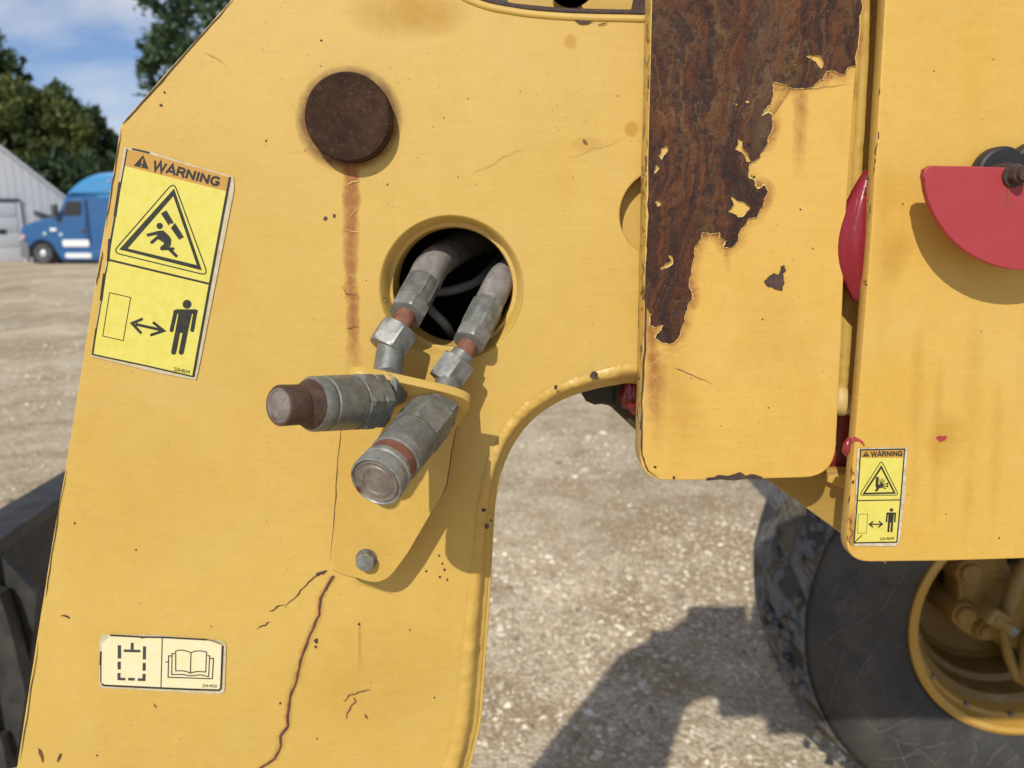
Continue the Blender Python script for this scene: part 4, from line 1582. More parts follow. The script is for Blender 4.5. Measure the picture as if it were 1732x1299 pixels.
# paint skin lifting round the rust: a slightly proud pale lip
spot = [(525, 1030), (545, 1010), (560, 1000), (580, 1005), (585, 975), (600, 970), (605, 990), (592, 1000), (600, 1035), (590, 1065), (570, 1060), (540, 1050)]
pslab('rust_spot', [[f5(*p) for p in roughen(spot, .12, 2, seed=5)]], YB - .0009, .0012, m_rust_dark, cplate)
ribbon('rust_edge', [(1104, 300), (1096, 420), (1092, 540), (1088, 640), (1085, 720), (1086, 770), (1096, 796), (1112, 808)], 3.4, YB - .0006, m_rust_dark, cplate, .05, 41)
pslab('rust_edge', [roughen([(1195, 809), (1215, 804), (1240, 803), (1252, 799), (1262, 805), (1290, 807), (1290, 812), (1195, 813)], .12, 2, seed=6)], YB - .0009, .0012, m_rust_dark, cplate)
chips('paint_chips', [(1108, 790, 2.5), (1140, 808, 3), (1280, 809, 3), (1354, 354, 2), (1290, 540, 1.4), (1300, 690, 1.2), (1170, 640, 1.0), (1220, 720, 1.0), (1375, 420, 1.3)], YB - .0005, m_rust_dark, cplate, 9)
ribbon('scratch', [(1142, 622), (1160, 630), (1205, 650)], 1.4, YB - .0006, m_rust, cplate, .05, 44)
ribbon('scratch', [(1310, 152), (1380, 150), (1440, 142)], 1.2, YB - .0007, m_rust, cplate, .05, 45)
ribbon('scratch', [(1092, 618), (1130, 600), (1165, 580)], 1.2, YB - .0006, m_scratch, cplate, .05, 46)
streak('rust_stain', [(1354, 150, 14, 0), (1355, 165, 16, .8), (1354, 200, 14, .7), (1352, 250, 13, .35), (1350, 310, 12, 0)], YB - .0004, m_stain_rust, cplate, .7)
streak('rust_stain', [(1112, 590, 16, .2), (1114, 640, 18, .7), (1112, 700, 16, .35), (1110, 770, 14, 0)], YB - .00045, m_stain_rust, cplate, .6)
streak('rust_stain', [(1099, 520, 10, .0), (1102, 560, 12, .8), (1104, 600, 14, .8), (1102, 660, 14, .4), (1100, 740, 14, 0)], YB - .0004, m_stain_rust, cplate, .8)
streak('rust_stain', [(1230, 418, 7, 0), (1230, 430, 7, .5), (1230, 470, 7, 0)], YB - .0004, m_stain_rust, cplate, .6)
streak('oil_stain', [(1135, 580, 20, 0), (1138, 640, 34, .6), (1150, 700, 50, .5), (1160, 760, 60, .2), (1165, 795, 60, 0)], YB - .0003, m_stain_oil, cplate, .5)
streak('oil_stain', [(1290, 440, 60, 0), (1300, 520, 70, .4), (1310, 600, 80, .4), (1320, 700, 70, 0)], YB - .0003, m_stain_oil, cplate, .35)

# weld run in the slot between the plates
wb = [(1466, -40), (1462, 60), (1455, 180), (1447, 300), (1438, 430), (1431, 560), (1425, 650), (1421, 690)]
tube('slot_weld', [W(p[0], p[1], .002) for p in smooth_path([Vector(p) for p in wb], 14)], .0050, m_weld, arm, 10, rough=.22)
tube('slot_weld', [W(p[0], p[1], -.001) for p in [(1424, 655), (1423, 668), (1421, 684), (1421, 696), (1420, 702)]], [.004, .0075, .0095, .0080, .003], M_paint('pale_weld_blob', light=(.70, .52, .20), dark=(.58, .40, .12)), arm, 14, rough=.25)

# ------------------------------------------------------------------ right frame plate
YD = -.046
od = rounded([(1510, -700), (1497, 0), (1474, 385), (1456, 620), (1443, 780), (1428, 951, 45), (1600, 949), (1732, 945), (2200, 938), (4000, 915), (4000, -700)], 7)
dplate = pslab('frame_plate', [roughen(od[:12], .004, 3, False, seed=14) + od[12:]], YD, .0125, [m_yellow_d, m_yellow_edge2], loader, bevel=.0014, edge=True)
for (x, y, hw, a) in [(1600, 730, 40, .9), (1520, 420, 30, .8)]:
    streak('oil_stain', [(x, y - 40, hw * .6, 0), (x, y - 10, hw, a), (x - 5, y + 30, hw * .9, a * .9), (x - 10, y + 70, hw * .4, 0)], YD - .0004, m_stain_oil, dplate, .5)
for (x, y0, y1, hw) in [(1555, 540, 900, 16), (1590, 600, 940, 12), (1650, 520, 900, 22), (1690, 640, 930, 14), (1500, 250, 640, 22), (1640, 780, 940, 12)]:
    streak('oil_stain', [(x, y0, hw * .5, 0), (x - 2, y0 + 60, hw, .7), (x - 6, (y0 + y1) / 2, hw, .6), (x - 12, y1, hw * .5, 0)], YD - .0003, m_stain_oil, dplate, .28)
for i, pth in enumerate([[(1486, 222), (1485, 236)], [(1484, 240), (1482, 262)], [(1481, 268), (1480, 276)], [(1479, 282), (1478, 290)], [(1488, 150), (1487, 158)], [(1473, 345), (1472, 362)], [(1440, 790), (1439, 806)], [(1437, 838), (1436, 850)]]):
    ribbon('rust_edge', pth, 2.6, YD - .0006, m_rust_dark, dplate, .08, 51 + i)
for i, (pth, w_) in enumerate([([(1434, 876), (1440, 881), (1438, 888)], 2.4), ([(1436, 893), (1443, 900), (1440, 908)], 2.2), ([(1443, 905), (1436, 914), (1441, 924)], 3.0), ([(1443, 797), (1445, 804)], 3), ([(1434, 905), (1433, 915)], 2.4)]):
    ribbon('scratch', pth, w_, YD - .0007 - i * .00003, m_rust_red, dplate, .12, 60 + i)
streak('rust_stain', [(1440, 850, 6, 0), (1440, 880, 7, .7), (1440, 915, 7, .6), (1446, 935, 5, 0)], YD - .0004, m_stain_rust, dplate, .7)
chips('paint_chips', [(1527, 345, 1.6), (1690, 910, 1.6), (1600, 870, 1.0), (1468, 303, 3.0), (1443, 815, 3), (1455, 1, 1), (1510, 960, 0.5), (1560, 300, 1), (1660, 560, 1), (1680, 100, 1), (1580, 120, 1.2)], YD - .0005, m_rust_dark, dplate, 11)
bl = [(1583, 741), (1590, 737), (1602, 738), (1600, 744), (1590, 748)]
pslab('red_smear', [roughen(bl, .1, 2, seed=3)], YD - .0006, .0004, m_red, dplate)
ribbon('red_smear', [(1437, 748), (1446, 742), (1456, 746), (1462, 755)], 6, YD - .0006, m_red, dplate, .08, 71)
tube('red_paint_drip', [W(1437, 741, YD + .001), W(1433, 752, YD - .0015), W(1431, 764, YD - .001), W(1431, 770, YD + .001)], [.0015, .0028, .0030, .0012], m_red_gloss, dplate, 12)

# --- small hand-crush decal
f3 = ptcv(1410, 730, 5.907)
Y3 = YD - .0010
d3 = pslab('warning_decal', [[f3(*p) for p in rounded([(238, 166, 14), (734, 158, 20), (716, 600), (656, 1128, 25), (600, 1146), (200, 1142, 20), (215, 800)])]], Y3, .0003, m_film_white, loader, label='small yellow warning decal with hand crush triangle')
Ink(f3).poly([(270, 186), (710, 178), (702, 262), (264, 262)]).build('header_band', Y3 - .0002, m_dec_orange, d3)
Ink(f3).poly([(264, 262), (702, 262), (632, 1104), (204, 1112)]).build('yellow_panel', Y3 - .0002, m_dec_yellow, d3)
k = Ink(f3)
k.line([(270, 182), (711, 175), (671, 660), (632, 1104), (204, 1112), (240, 640)], 13, True).stroke((238, 690), (668, 682), 11)
k.stroke((205, 1110), (285, 1035), 9)
k.build('black_border', Y3 - .0003, m_dec_black, d3)
k = Ink(f3)
k.line(rounded([(478, 290, 36), (258, 636, 36), (650, 634, 36)]), 8, True)
k.poly([(477, 335), (288, 628), (318, 611), (476, 372)]).poly([(288, 628), (622, 620), (596, 604), (318, 611)]).poly([(622, 620), (477, 335), (476, 372), (596, 604)])
k.stroke((438, 452), (432, 548), 28).poly([(418, 545), (450, 530), (480, 510), (500, 535), (492, 556), (450, 572), (440, 596), (408, 596), (428, 566)])
for a, b, w in [((470, 528), (462, 480), 9), ((480, 522), (484, 470), 9), ((488, 524), (508, 482), 9), ((492, 532), (540, 516), 9), ((494, 546), (538, 548), 9), ((488, 556), (520, 572), 9), ((540, 514), (540, 552), 10)]:
    k.stroke(a, b, w, True)
k.build('hand_crush_pictogram', Y3 - .0003, m_dec_black, d3)
k = Ink(f3)
k.line([(248, 826), (342, 824), (326, 1014), (238, 1016)], 4.5, True)
k.stroke((370, 926), (480, 926), 13).line([(396, 898), (358, 927), (394, 956)], 14).line([(452, 896), (488, 925), (446, 956)], 14)
man(k, (578, 783), 18, 808, 50, -.07, 1006)
k.build('keep_distance_pictogram', Y3 - .0003, m_dec_black, d3)
k = Ink(f3); k.poly([(326, 196), (288, 251), (357, 250)]); k.build('alert_triangle', Y3 - .0003, m_dec_black, d3)
k = Ink(f3); k.stroke((325, 213), (324, 233), 7).disc((324, 243), 4); k.build('alert_mark', Y3 - .0004, m_dec_orange, d3)
bold_word('lettering', 'WARNING', f3, (374, 250), (688, 244), 50, Y3 - .0003, m_dec_black, d3, .25)
lettering('lettering', '224-8645', f3, (462, 1084), (606, 1078), 26, Y3 - .0003, m_dec_black, d3, .02)

# ------------------------------------------------------------------ red half-disc with bolt, black lever behind
YR = -.080
ro = [(1562, 299), (1565, 286), (1575, 280), (1640, 281), (1700, 283), (1740, 284), (1905, 290)]
arc = []
for k_ in range(25):
    t = math.radians(4 + k_ * (176 - 4) / 24)
    arc.append((1735 + 172 * math.cos(t), 290 + 167 * math.sin(t) + 0))
rdisc = pslab('red_indicator', [ro + arc], YR, .006, m_red, loader, bevel=.0009, label='red painted half round plate')
bc = W(1714, 297, YR)
revolve('washer', (bc.x, YR - .0002, bc.z), (0, -1, 0), [(-.001, .0078), (.0018, .0078), (.0020, .0072), (.0020, .003)], m_rust_dark, rdisc, 36)
hexnut('bolt', (bc.x, YR - .002, bc.z), (0, -1, 0), 0, .0065, .0058, m_rust, rdisc, phase=.3)
revolve('bolt_shank', (bc.x, YR, bc.z), (0, 1, 0), [(-.012, .0036), (.05, .0036)], m_rust, rdisc, 16)
revolve('spacer', (bc.x, YR + .0062, bc.z), (0, 1, 0), [(0, .009), (.0125, .009)], m_rust_dark, rdisc, 24)
streak('rust_stain', [(1706, 312, 3, .9), (1705, 330, 4, .9), (1704, 350, 2.5, .5), (1704, 362, 1.5, 0)], YR - .0004, M_stain('orange_rust_run', (.28, .09, .03), (.36, .16, .05)), rdisc, .9)
YL = YR + .019
lc = W(1697, 291, YL); lc2 = W(1760, 282, YL)
lever = slab('lever', [circ(lc, .0178, 40)], YL, .012, m_black_rubber, loader, bevel=.0025, label='black rubber lever lobe')
revolve('hub_ring', (lc.x, YL - .0001, lc.z), (0, -1, 0), [(0, .0095), (.002, .0088), (.002, .006)], m_black_rubber, lever, 32)
slab('lobe', [circ(lc2, .0178, 40)], YL + .002, .012, m_black_rubber, lever, bevel=.0025)
pslab('web', [[(1700, 278), (1755, 268), (1760, 300), (1700, 310)]], YL + .001, .010, m_black_rubber, lever)
revolve('lever_post', (lc.x, YL + .012, lc.z), (0, 1, 0), [(0, .006), (-(YL + .012 - YD) if False else .012, .006)], m_black_rubber, lever, 16)

# ------------------------------------------------------------------ red sleeve bulging from the slot
def loft(name, sections, mat, parent=None, n=48, smooth=60):
    """sections: centre, half-width vector, half-depth vector"""
    bm = bmesh.new()
    rings = []
    for c_, a_, b_ in sections:
        rings.append([bm.verts.new(c_ + a_ * math.cos(2 * math.pi * i / n) + b_ * math.sin(2 * math.pi * i / n) * (1 + .07 * math.sin(6 * 2 * math.pi * i / n + .6 * len(rings) ** .5))) for i in range(n)])
    for j in range(len(rings) - 1):
        for i in range(n):
            bm.faces.new((rings[j][i], rings[j][(i + 1) % n], rings[j + 1][(i + 1) % n], rings[j + 1][i]))
    bm.faces.new(rings[0]); bm.faces.new(rings[-1])
    return from_bm(name, bm, mat, parent, smooth)


secs = []
lft = [(1462, 288), (1447, 312), (1432, 342), (1420, 372), (1413, 402), (1412, 430), (1417, 458), (1428, 484), (1441, 508)]
rgt = [(1484, 284), (1490, 312), (1490, 342), (1488, 372), (1486, 402), (1484, 430), (1481, 458), (1476, 486), (1466, 514)]
LL = smooth_path([Vector(p) for p in lft], 4); RR_ = smooth_path([Vector(p) for p in rgt], 4)
for i, (a, b) in enumerate(zip(LL, RR_)):
    yy = -.026
    A = W(a.x, a.y, yy); Bq = W(b.x, b.y, yy)
    h = (Bq - A) / 2
    fold = 1.0
    secs.append(((A + Bq) / 2, h, Vector((0, -max(.002, h.length * .75 * fold), 0))))
sleeve = loft('red_sleeve', secs, m_red_fold)
tag(sleeve, 'glossy red vinyl sleeve bulging from the slot between the two yellow plates', 'sleeve')

# red cylinder and its collar low in the slot, red rag beneath the arch
c0 = W(1426, 700, .07)
rc = revolve('cylinder', (c0.x, .07, c0.z - .06), (0, 0, 1), [(-.012, .022), (.09, .022)], m_red_dark, loader, 32, label='dark red cylinder barrel')
revolve('collar', (c0.x, .07, c0.z - .06), (0, 0, 1), [(-.022, .018), (-.022, .0255), (-.012, .0255), (-.010, .024)], m_red_gloss, rc, 32)


def crumple(name, center, r, mat, label, cat, seed=1, squash=(1, 1, 1.3)):
    bm = bmesh.new()
    bmesh.ops.create_icosphere(bm, subdivisions=4, radius=1)
    for v in bm.verts:
        d = v.co.normalized()
        f_ = 1 + .35 * mnoise.noise(d * 1.8 + Vector((seed, 0, 0))) + .28 * abs(mnoise.noise(d * 4.5 + Vector((0, seed, 0)))) - .16 * abs(mnoise.noise(d * 9))
        v.co = Vector((d.x * squash[0], d.y * squash[1], d.z * squash[2])) * r * f_ + center
    o = from_bm(name, bm, mat, None, 50)
    return tag(o, label, cat)


crumple('red_rag', W(1072, 668, .050), .0105, m_red_gloss, 'crumpled red rag hanging under the yellow arch', 'rag', 4, (1, .8, 1.5))

# dark hanger under the arch and the yellow gusset below the coupler plate
m_grease = simple('black_grease', (.022, .019, .013), .55)
hanger = pslab('hanger', [[(1015, 600), (1190, 600), (1190, 770), (1120, 770), (1090, 742), (1035, 690), (1028, 686), (1015, 684)]], .062, .03, simple('dark_olive_paint', (.045, .036, .014), .6), loader, bevel=.002)
pslab('boss', [[(978, 630), (1040, 630), (1040, 688), (1020, 684), (1006, 686), (992, 680), (984, 668)]], .055, .03, m_grease, hanger, bevel=.003)
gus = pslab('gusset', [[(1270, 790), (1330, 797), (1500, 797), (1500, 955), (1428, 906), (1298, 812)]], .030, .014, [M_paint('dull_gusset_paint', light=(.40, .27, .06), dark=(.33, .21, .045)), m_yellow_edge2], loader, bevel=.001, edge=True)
pslab('block', [[(1402, 806), (1440, 800), (1440, 830), (1424, 825), (1400, 815)]], .020, .0098, m_weld, gus, bevel=.001)

# ------------------------------------------------------------------ hose bracket
YK = -.030
brk = empty('hose_bracket', W(620, 985, YK), 'bent yellow bracket bolted to the loader arm holding two hydraulic couplers', 'bracket')
bo = rounded([(577, 700), (566, 880), (558, 962, 26), (648, 993, 34), (690, 935), (756, 822, 12), (770, 730), (774, 706), (700, 680), (640, 676), (580, 688)])
m_brk = M_paint('bracket_yellow', light=(.575, .37, .078), dark=(.52, .32, .06), stain=(.47, .25, .035))
plate_me = pslab('plate', [bo], YK, .0045, [m_brk, m_yellow_edge], brk, bevel=.0006, edge=True)
# tab leaning out toward the viewer
fl_, fr2 = W(578, 694, YK + .002), W(773, 716, YK + .002)
rl, rr_ = W(592, 598, -.074), W(792, 688, -.074)
e1 = (fr2 - fl_).normalized()
e2 = ((rl + rr_) / 2 - (fl_ + fr2) / 2)
e2 = (e2 - e1 * e2.dot(e1)).normalized()
nz = e1.cross(e2).normalized()
O = fl_
def uv(p):
    q = p - O
    return (q.dot(e1), q.dot(e2))
tl = uv(rl); tr_ = uv(rr_); br_ = uv(fr2)
tabo = rounded([(0, -.001), (br_[0], -.001), (tr_[0], tr_[1] * .6), (tr_[0] + .001, tr_[1], .030), (tl[0], tl[1], .016), (tl[0] * .6, tl[1] * .4)], 8)
Mt = Matrix(((e1.x, e2.x, nz.x, O.x), (e1.y, e2.y, nz.y, O.y), (e1.z, e2.z, nz.z, O.z), (0, 0, 0, 1)))
slab('tab', [tabo], 0, .0066, m_brk, brk, bevel=.0008, frame=Mt)
tube('bend', [fl_ + e1 * .002 + Vector((0, -.0008, 0)), fr2 - e1 * .002 + Vector((0, -.0008, 0))], .0027, m_yellow, brk, 14)
ribbon('rust_edge', [(577, 702), (570, 800), (565, 880), (559, 948)], 1.6, YK - .0004, m_rust_dark, brk, .03, 91)
ribbon('rust_edge', [(773, 716), (768, 745), (756, 820), (748, 838)], 1.4, YK - .0004, m_rust_dark, brk, .03, 92)
ribbon('rust_edge', [(561, 962), (575, 970), (610, 981), (645, 991)], 1.2, YK - .0004, m_rust, brk, .03, 93)
bc = W(620, 945, YK)
revolve('spacer', (bc.x, YK + .0045, bc.z), (0, 1, 0), [(0, .009), (-YK - .0047, .009)], m_yellow, brk, 24)
revolve('washer', (bc.x, YK - .0001, bc.z), (0, -1, 0), [(0, .0088), (.0012, .0086)], m_galv, brk, 32)
bolt = hexnut('bolt', (bc.x, YK - .001, bc.z), (0, -1, 0), 0, .0075, .0082, m_galv_light, brk, phase=.2)
fb = lambda x, y: (x, y)
lettering('lettering', '10.9', fb, (609, 951), (630, 955), 12, YK - .0088, m_galv_light, bolt, .02)
zt_ = W(640, 700, YK)
box('standoff', ((W(600, 700, YK).x + W(680, 700, YK).x) / 2, YK / 2 + .0022, W(640, 715, YK).z), (.045, -YK - .0048, .02), m_yellow, brk)

# ------------------------------------------------------------------ hydraulic lines
def along(a, b, t):
    return a.lerp(b, t)


def crimp(s, r, t, j):
    k8 = (t / (2 * math.pi) * 8) % 1.0
    return r * (.955 if k8 > .12 else 1.03) if 1 < j < 4 else r * .98


# right line (female coupler with knurled sleeve)
hr = empty('hydraulic_line', W(760, 650, -.05), 'hydraulic hose ending in a thick knurled grey coupler with rusty groove', 'hydraulic hose', 'hydraulic lines on the bracket')
p_tab = O + e1 * .079 + e2 * .030
p_end = W(635, 816, -.146)
axd = (p_end - p_tab); LEN = axd.length; axd.normalize()
S = LEN
hexnut('locknut', p_tab, axd, .0030, .150 * S, .0178, m_galv, hr, .25)
hexnut('hex_body', p_tab, axd, .153 * S, .45 * S, .0192, m_galv, hr, .25)
def kn(s, r, t, j):
    return r + .00055 * (math.cos(34 * t + j * 1.05) * math.cos(34 * t - j * 1.05))
s1, s0 = .445 * S, .685 * S
kp = [(s1, .0160)] + [(s1 + .0004 + (s0 - s1) * i / 24, .0178) for i in range(24)]
revolve('knurled_sleeve', p_tab, axd, kp + [(s0, .0172)], m_galv, hr, 144, smooth=80, rfun=kn)
revolve('front_sleeve', p_tab, axd, [(s0 - .0005, .0170), (s0, .0182), (s0 + .0060, .0182), (s0 + .0068, .0166), (s0 + .0070, .0166)], m_galv_light, hr, 64)
revolve('rusty_groove', p_tab, axd, [(s0 + .0066, .0163), (s0 + .0072, .0171), (s0 + .0155, .0174), (s0 + .0162, .0163)], m_rust_red, hr, 64)
revolve('end_collar', p_tab, axd, [(s0 + .0158, .0163), (s0 + .0165, .0182), (s0 + .0200, .0182), (s0 + .0208, .0171), (s0 + .0240, .0173), (s0 + .0246, .0184), (S - .0016, .0185), (S - .0004, .0180), (S, .0170), (S - .0012, .0160), (S - .0030, .0159)], m_galv_rust, hr, 64, caps=(True, False))
revolve('valve_face', p_tab, axd, [(S - .0040, .0159), (S - .0006, .0157), (S - .0002, .0150), (S - .0008, .0140), (S - .0008, .0122), (S - .0003, .0117), (S - .0003, .0094), (S - .0009, .0090), (S - .0009, .001)], m_capface, hr, 64)
# upper side of the tab
q_hex = W(764, 628, -.026); q_thr = W(785, 598, -.020); q_nut = W(796, 575, -.016); q_fer = W(845, 478, .030)
a1 = (q_fer - q_nut).normalized()
tube('adapter', [p_tab + axd * -.004, q_hex, q_thr], [.0105, .0105, .0095], m_galv, hr, 20)
ah = (q_thr - q_hex).normalized()
hexnut('adapter_hex', q_hex - ah * .011, ah, 0, .022, .0152, m_galv_light, hr, .6)
tube('rusty_thread', [q_hex, q_thr, q_nut + a1 * .004], [.0078, .0078, .0078], m_rust_red, hr, 20)
hexnut('swivel_nut', q_nut - a1 * .004, a1, 0, .0135, .0145, m_galv_light, hr, .1)
LF = (q_fer - q_nut).length
revolve('ferrule', q_nut, a1, [(.009, .0118), (.0095, .0128), (.013, .0132), (.038, .0132), (.040, .0128), (.041, .0120)], m_galv, hr, 64, smooth=25, rfun=crimp)
fe = q_nut + a1 * .040
tube('hose', smooth_path([fe - a1 * .004, fe + a1 * .03, W(868, 452, .085), W(880, 400, .15), W(885, 360, .24)], 6), .0122, m_hose, hr, 20)

# left line (male nipple turned to the side)
hl = empty('hydraulic_line', W(650, 620, -.05), 'hydraulic hose ending in a turned grey nipple with a brown rusted tip', 'hydraulic hose', 'hydraulic lines on the bracket')
t_tab = O + e1 * .036 + e2 * .030
n_c = W(642, 678, -.078)
e_end = W(471, 686, -.152)
axl = (e_end - n_c); SL = axl.length; axl.normalize()
dtab = (n_c - t_tab).normalized()
elb = (dtab * .35 + axl * .65).normalized()
hexnut('locknut', W(654, 658, -.066), elb, -.007, .010, .0160, m_galv, hl, .5)
hexnut('hex_body', n_c, axl, .004, .0150, .0216, m_galv, hl, .15)
hexnut('hex_body', n_c, axl, .0153, .0280, .0221, m_galv, hl, .15)
q = SL
revolve('nipple_body', n_c, axl, [(.027, .0165), (.0285, .0188), (.032, .0192), (q * .60, .0186), (q * .605, .0176), (q * .625, .0176), (q * .635, .0184), (q * .69, .0184), (q * .72, .0168)], m_galv, hl, 56)
revolve('rusty_tip', n_c, axl, [(q * .715, .0168), (q * .76, .0148), (q * .79, .0130), (q * .82, .0122), (q * .83, .0131), (q * .985, .0131), (q - .0004, .0124), (q - .0004, .0105)], m_rust, hl, 48, caps=(True, False))
revolve('tip_face', n_c, axl, [(q - .003, .0112), (q - .0001, .0110), (q - .0003, .0098), (q - .0009, .0094), (q - .0004, .0080), (q - .0004, .001)], m_capface, hl, 48)
r_hex = W(664, 573, -.024); r_thr = W(683, 543, -.016); r_nut = W(690, 527, -.010); r_fer = W(733, 448, .034)
a2 = (r_fer - r_nut).normalized()
ah = (r_thr - r_hex).normalized()
tube('adapter', [n_c, t_tab, r_hex], [.0115, .0118, .0110], m_galv, hl, 20)
hexnut('adapter_hex', r_hex - ah * .010, ah, 0, .021, .0162, m_galv_light, hl, .6)
tube('rusty_thread', [r_hex, r_thr, r_nut], .0080, m_rust_red, hl, 20)
hexnut('swivel_nut', r_nut - a2 * .004, a2, 0, .0135, .0155, m_galv_light, hl, .1)
revolve('ferrule', r_nut, a2, [(.009, .0125), (.0095, .0134), (.013, .0138), (.038, .0138), (.040, .0134), (.041, .0126)], m_galv, hl, 64, smooth=25, rfun=crimp)
fe = r_nut + a2 * .040
tube('hose', smooth_path([fe - a2 * .004, fe + a2 * .018, W(765, 425, .085), W(800, 408, .125), W(850, 400, .20), W(880, 395, .26)], 6), .0142, m_hose, hl, 20)

# loose grey cables inside the hose hole
for pts, lab in [([(640, 470, .10), (672, 488, .085), (740, 494, .075), (790, 484, .080), (822, 464, .095), (850, 430, .15)], 'pale grey cable crossing the dark hose hole'), ([(690, 470, .12), (725, 520, .06), (752, 548, .052), (770, 575, .08), (800, 610, .14)], 'short grey cable hanging low in the dark hose hole')]:
    o = tube('cable', smooth_path([W(*p) for p in pts], 6), .0042, m_cable, None, 12)
    tag(o, lab, 'cable')

# ------------------------------------------------------------------ WHEEL
def M_tyre():
    k = NT('worn_tyre_rubber')
    c = k.ramp(k.noise(9, 6, .65), [(.3, (.024, .023, .021)), (.7, (.052, .050, .044))])
    dust = k.ramp(k.noise(3.5, 6, .65, .6), [(.48, 0), (.7, 1)])
    c = k.mix(k.math('MULTIPLY', dust, .45), c, (.12, .108, .09))
    for sc, mul, off, wd, thr, amt in ((4.2, 5.0, 0, .035, .50, .45), (9.0, 4.0, 7, .030, .53, .5), (2.6, 9.0, 3, .030, .48, .30)):
        f_ = k.noise(sc, 2.5, .5, .8, k.co((1.5, 1, .8), (off, off, 1)))
        sw = k.math('FRACT', k.math('MULTIPLY', f_, mul))
        ln = k.ramp(k.math('ABSOLUTE', k.math('SUBTRACT', sw, .5)), [(0, 1), (wd, 0)])
        msk = k.ramp(k.noise(sc * 1.4, 4, .6, 0, k.co((1, 1, 1), (4 + off, 4, 4))), [(thr, 0), (thr + .07, 1)])
        c = k.mix(k.math('MULTIPLY', k.math('MULTIPLY', ln, msk), amt * .5), c, (.22, .21, .19))
    k.color(c).rough(.72)
    k.bump(k.noise(60, 6, .7), .4, .004)
    return k.m


def M_mud():
    k = NT('tread_with_dried_mud')
    n = k.noise(8, 7, .66, .9)
    c = k.ramp(n, [(.34, (.045, .044, .043)), (.46, (.15, .148, .145)), (.53, (.17, .165, .155)), (.56, (.085, .070, .046)), (.66, (.14, .115, .075)), (.78, (.30, .26, .19))])
    k.color(c).rough(.88)
    k.bump(k.math('ADD', k.noise(40, 6, .7), k.math('MULTIPLY', k.voronoi(55), .6)), .8, .012)
    return k.m


m_tyre, m_mud = M_tyre(), M_mud()
wc = Vector((1.395, 1.27, .66))
TR = .66
n = 120
prof = [(.0, .335), (-.02, .345), (-.035, .40), (-.045, .47), (-.034, .545), (-.012, .592), (.02, .620), (.07, .634), (.36, .634), (.41, .620), (.45, .57), (.45, .36)]
bm = bmesh.new()
add_revolve(bm, wc, (0, 1, 0), prof, n, caps=(False, False))
wheel = tyre = from_bm('wheel', bm, m_tyre, loader, 50, label='worn black tyre with mud and scratches')
# tread lugs, each its own piece (shared mesh)
bm = bmesh.new()
def lugv(u, y, r):
    t = u / TR
    return Vector((math.sin(t) * r, y, math.cos(t) * r))
def lug_mesh(side):
    bm = bmesh.new()
    nu, ny = 6, 7
    g = {}
    for lay, rad in ((0, .610), (1, TR - .006)):
        for iy in range(ny):
            fy = iy / (ny - 1)
            for iu in range(nu):
                fu = iu / (nu - 1) - .5
                y = (-.005 + fy * .225) if side < 0 else (.425 - fy * .225)
                skew = fy * .10
                wdt = .180 - .01 * fy - (.012 if lay else 0)
                r = rad
                if lay:
                    r += -.020 * (1 - fy) ** 2 * 1.6 + .005 * mnoise.noise(Vector((fu * 5, fy * 5, side))) - .014 * abs(fu) ** 3 * 8
                    y2 = y + (.012 if side < 0 else -.012) * (1 - fy)
                else:
                    y2 = y
                g[lay, iy, iu] = bm.verts.new(lugv(fu * wdt + skew, y2, r))
    for iy in range(ny - 1):
        for iu in range(nu - 1):
            bm.faces.new((g[1, iy, iu], g[1, iy, iu + 1], g[1, iy + 1, iu + 1], g[1, iy + 1, iu]))
    for iy in range(ny - 1):
        for iu in (0, nu - 1):
            bm.faces.new((g[0, iy, iu], g[0, iy + 1, iu], g[1, iy + 1, iu], g[1, iy, iu]))
    for iu in range(nu - 1):
        for iy in (0, ny - 1):
            bm.faces.new((g[0, iy, iu], g[0, iy, iu + 1], g[1, iy, iu + 1], g[1, iy, iu]))
    bmesh.ops.recalc_face_normals(bm, faces=bm.faces[:])
    me = bpy.data.meshes.new('tread_lug')
    bm.to_mesh(me); bm.free()
    me.materials.append(m_mud)
    for p in me.polygons:
        p.use_smooth = True
    me.set_sharp_from_angle(angle=math.radians(45))
    return me


lm = {-1: lug_mesh(-1), 1: lug_mesh(1)}
NL = 22
for i in range(NL):
    for s in (-1, 1):
        o = bpy.data.objects.new('tread_lug', lm[s])
        col.objects.link(o)
        o.parent = tyre
        o.location = wc - (rootloc(tyre))
        o.rotation_euler = (0, 2 * math.pi * (i + (0 if s < 0 else .5)) / NL + .07, 0)
# dried mud clods stuck on the tread
bm = bmesh.new()
rm = random.Random(3)
for i in range(150):
    a = rm.uniform(math.radians(185), math.radians(325))
    yy = rm.uniform(0, .28)
    r = TR - rm.uniform(.008, .03)
    c_ = wc + Vector((math.sin(a) * r, yy, math.cos(a) * r))
    if c_.z < .04:
        continue
    sres = bmesh.ops.create_icosphere(bm, subdivisions=1, radius=rm.uniform(.006, .018), matrix=Matrix.Translation(c_))
    for v in sres['verts']:
        v.co += Vector((rm.uniform(-1, 1), rm.uniform(-1, 1), rm.uniform(-1, 1))) * .006
mud = from_bm('mud_clods', bm, m_mud, wheel, 60)
mud['kind'] = 'stuff'
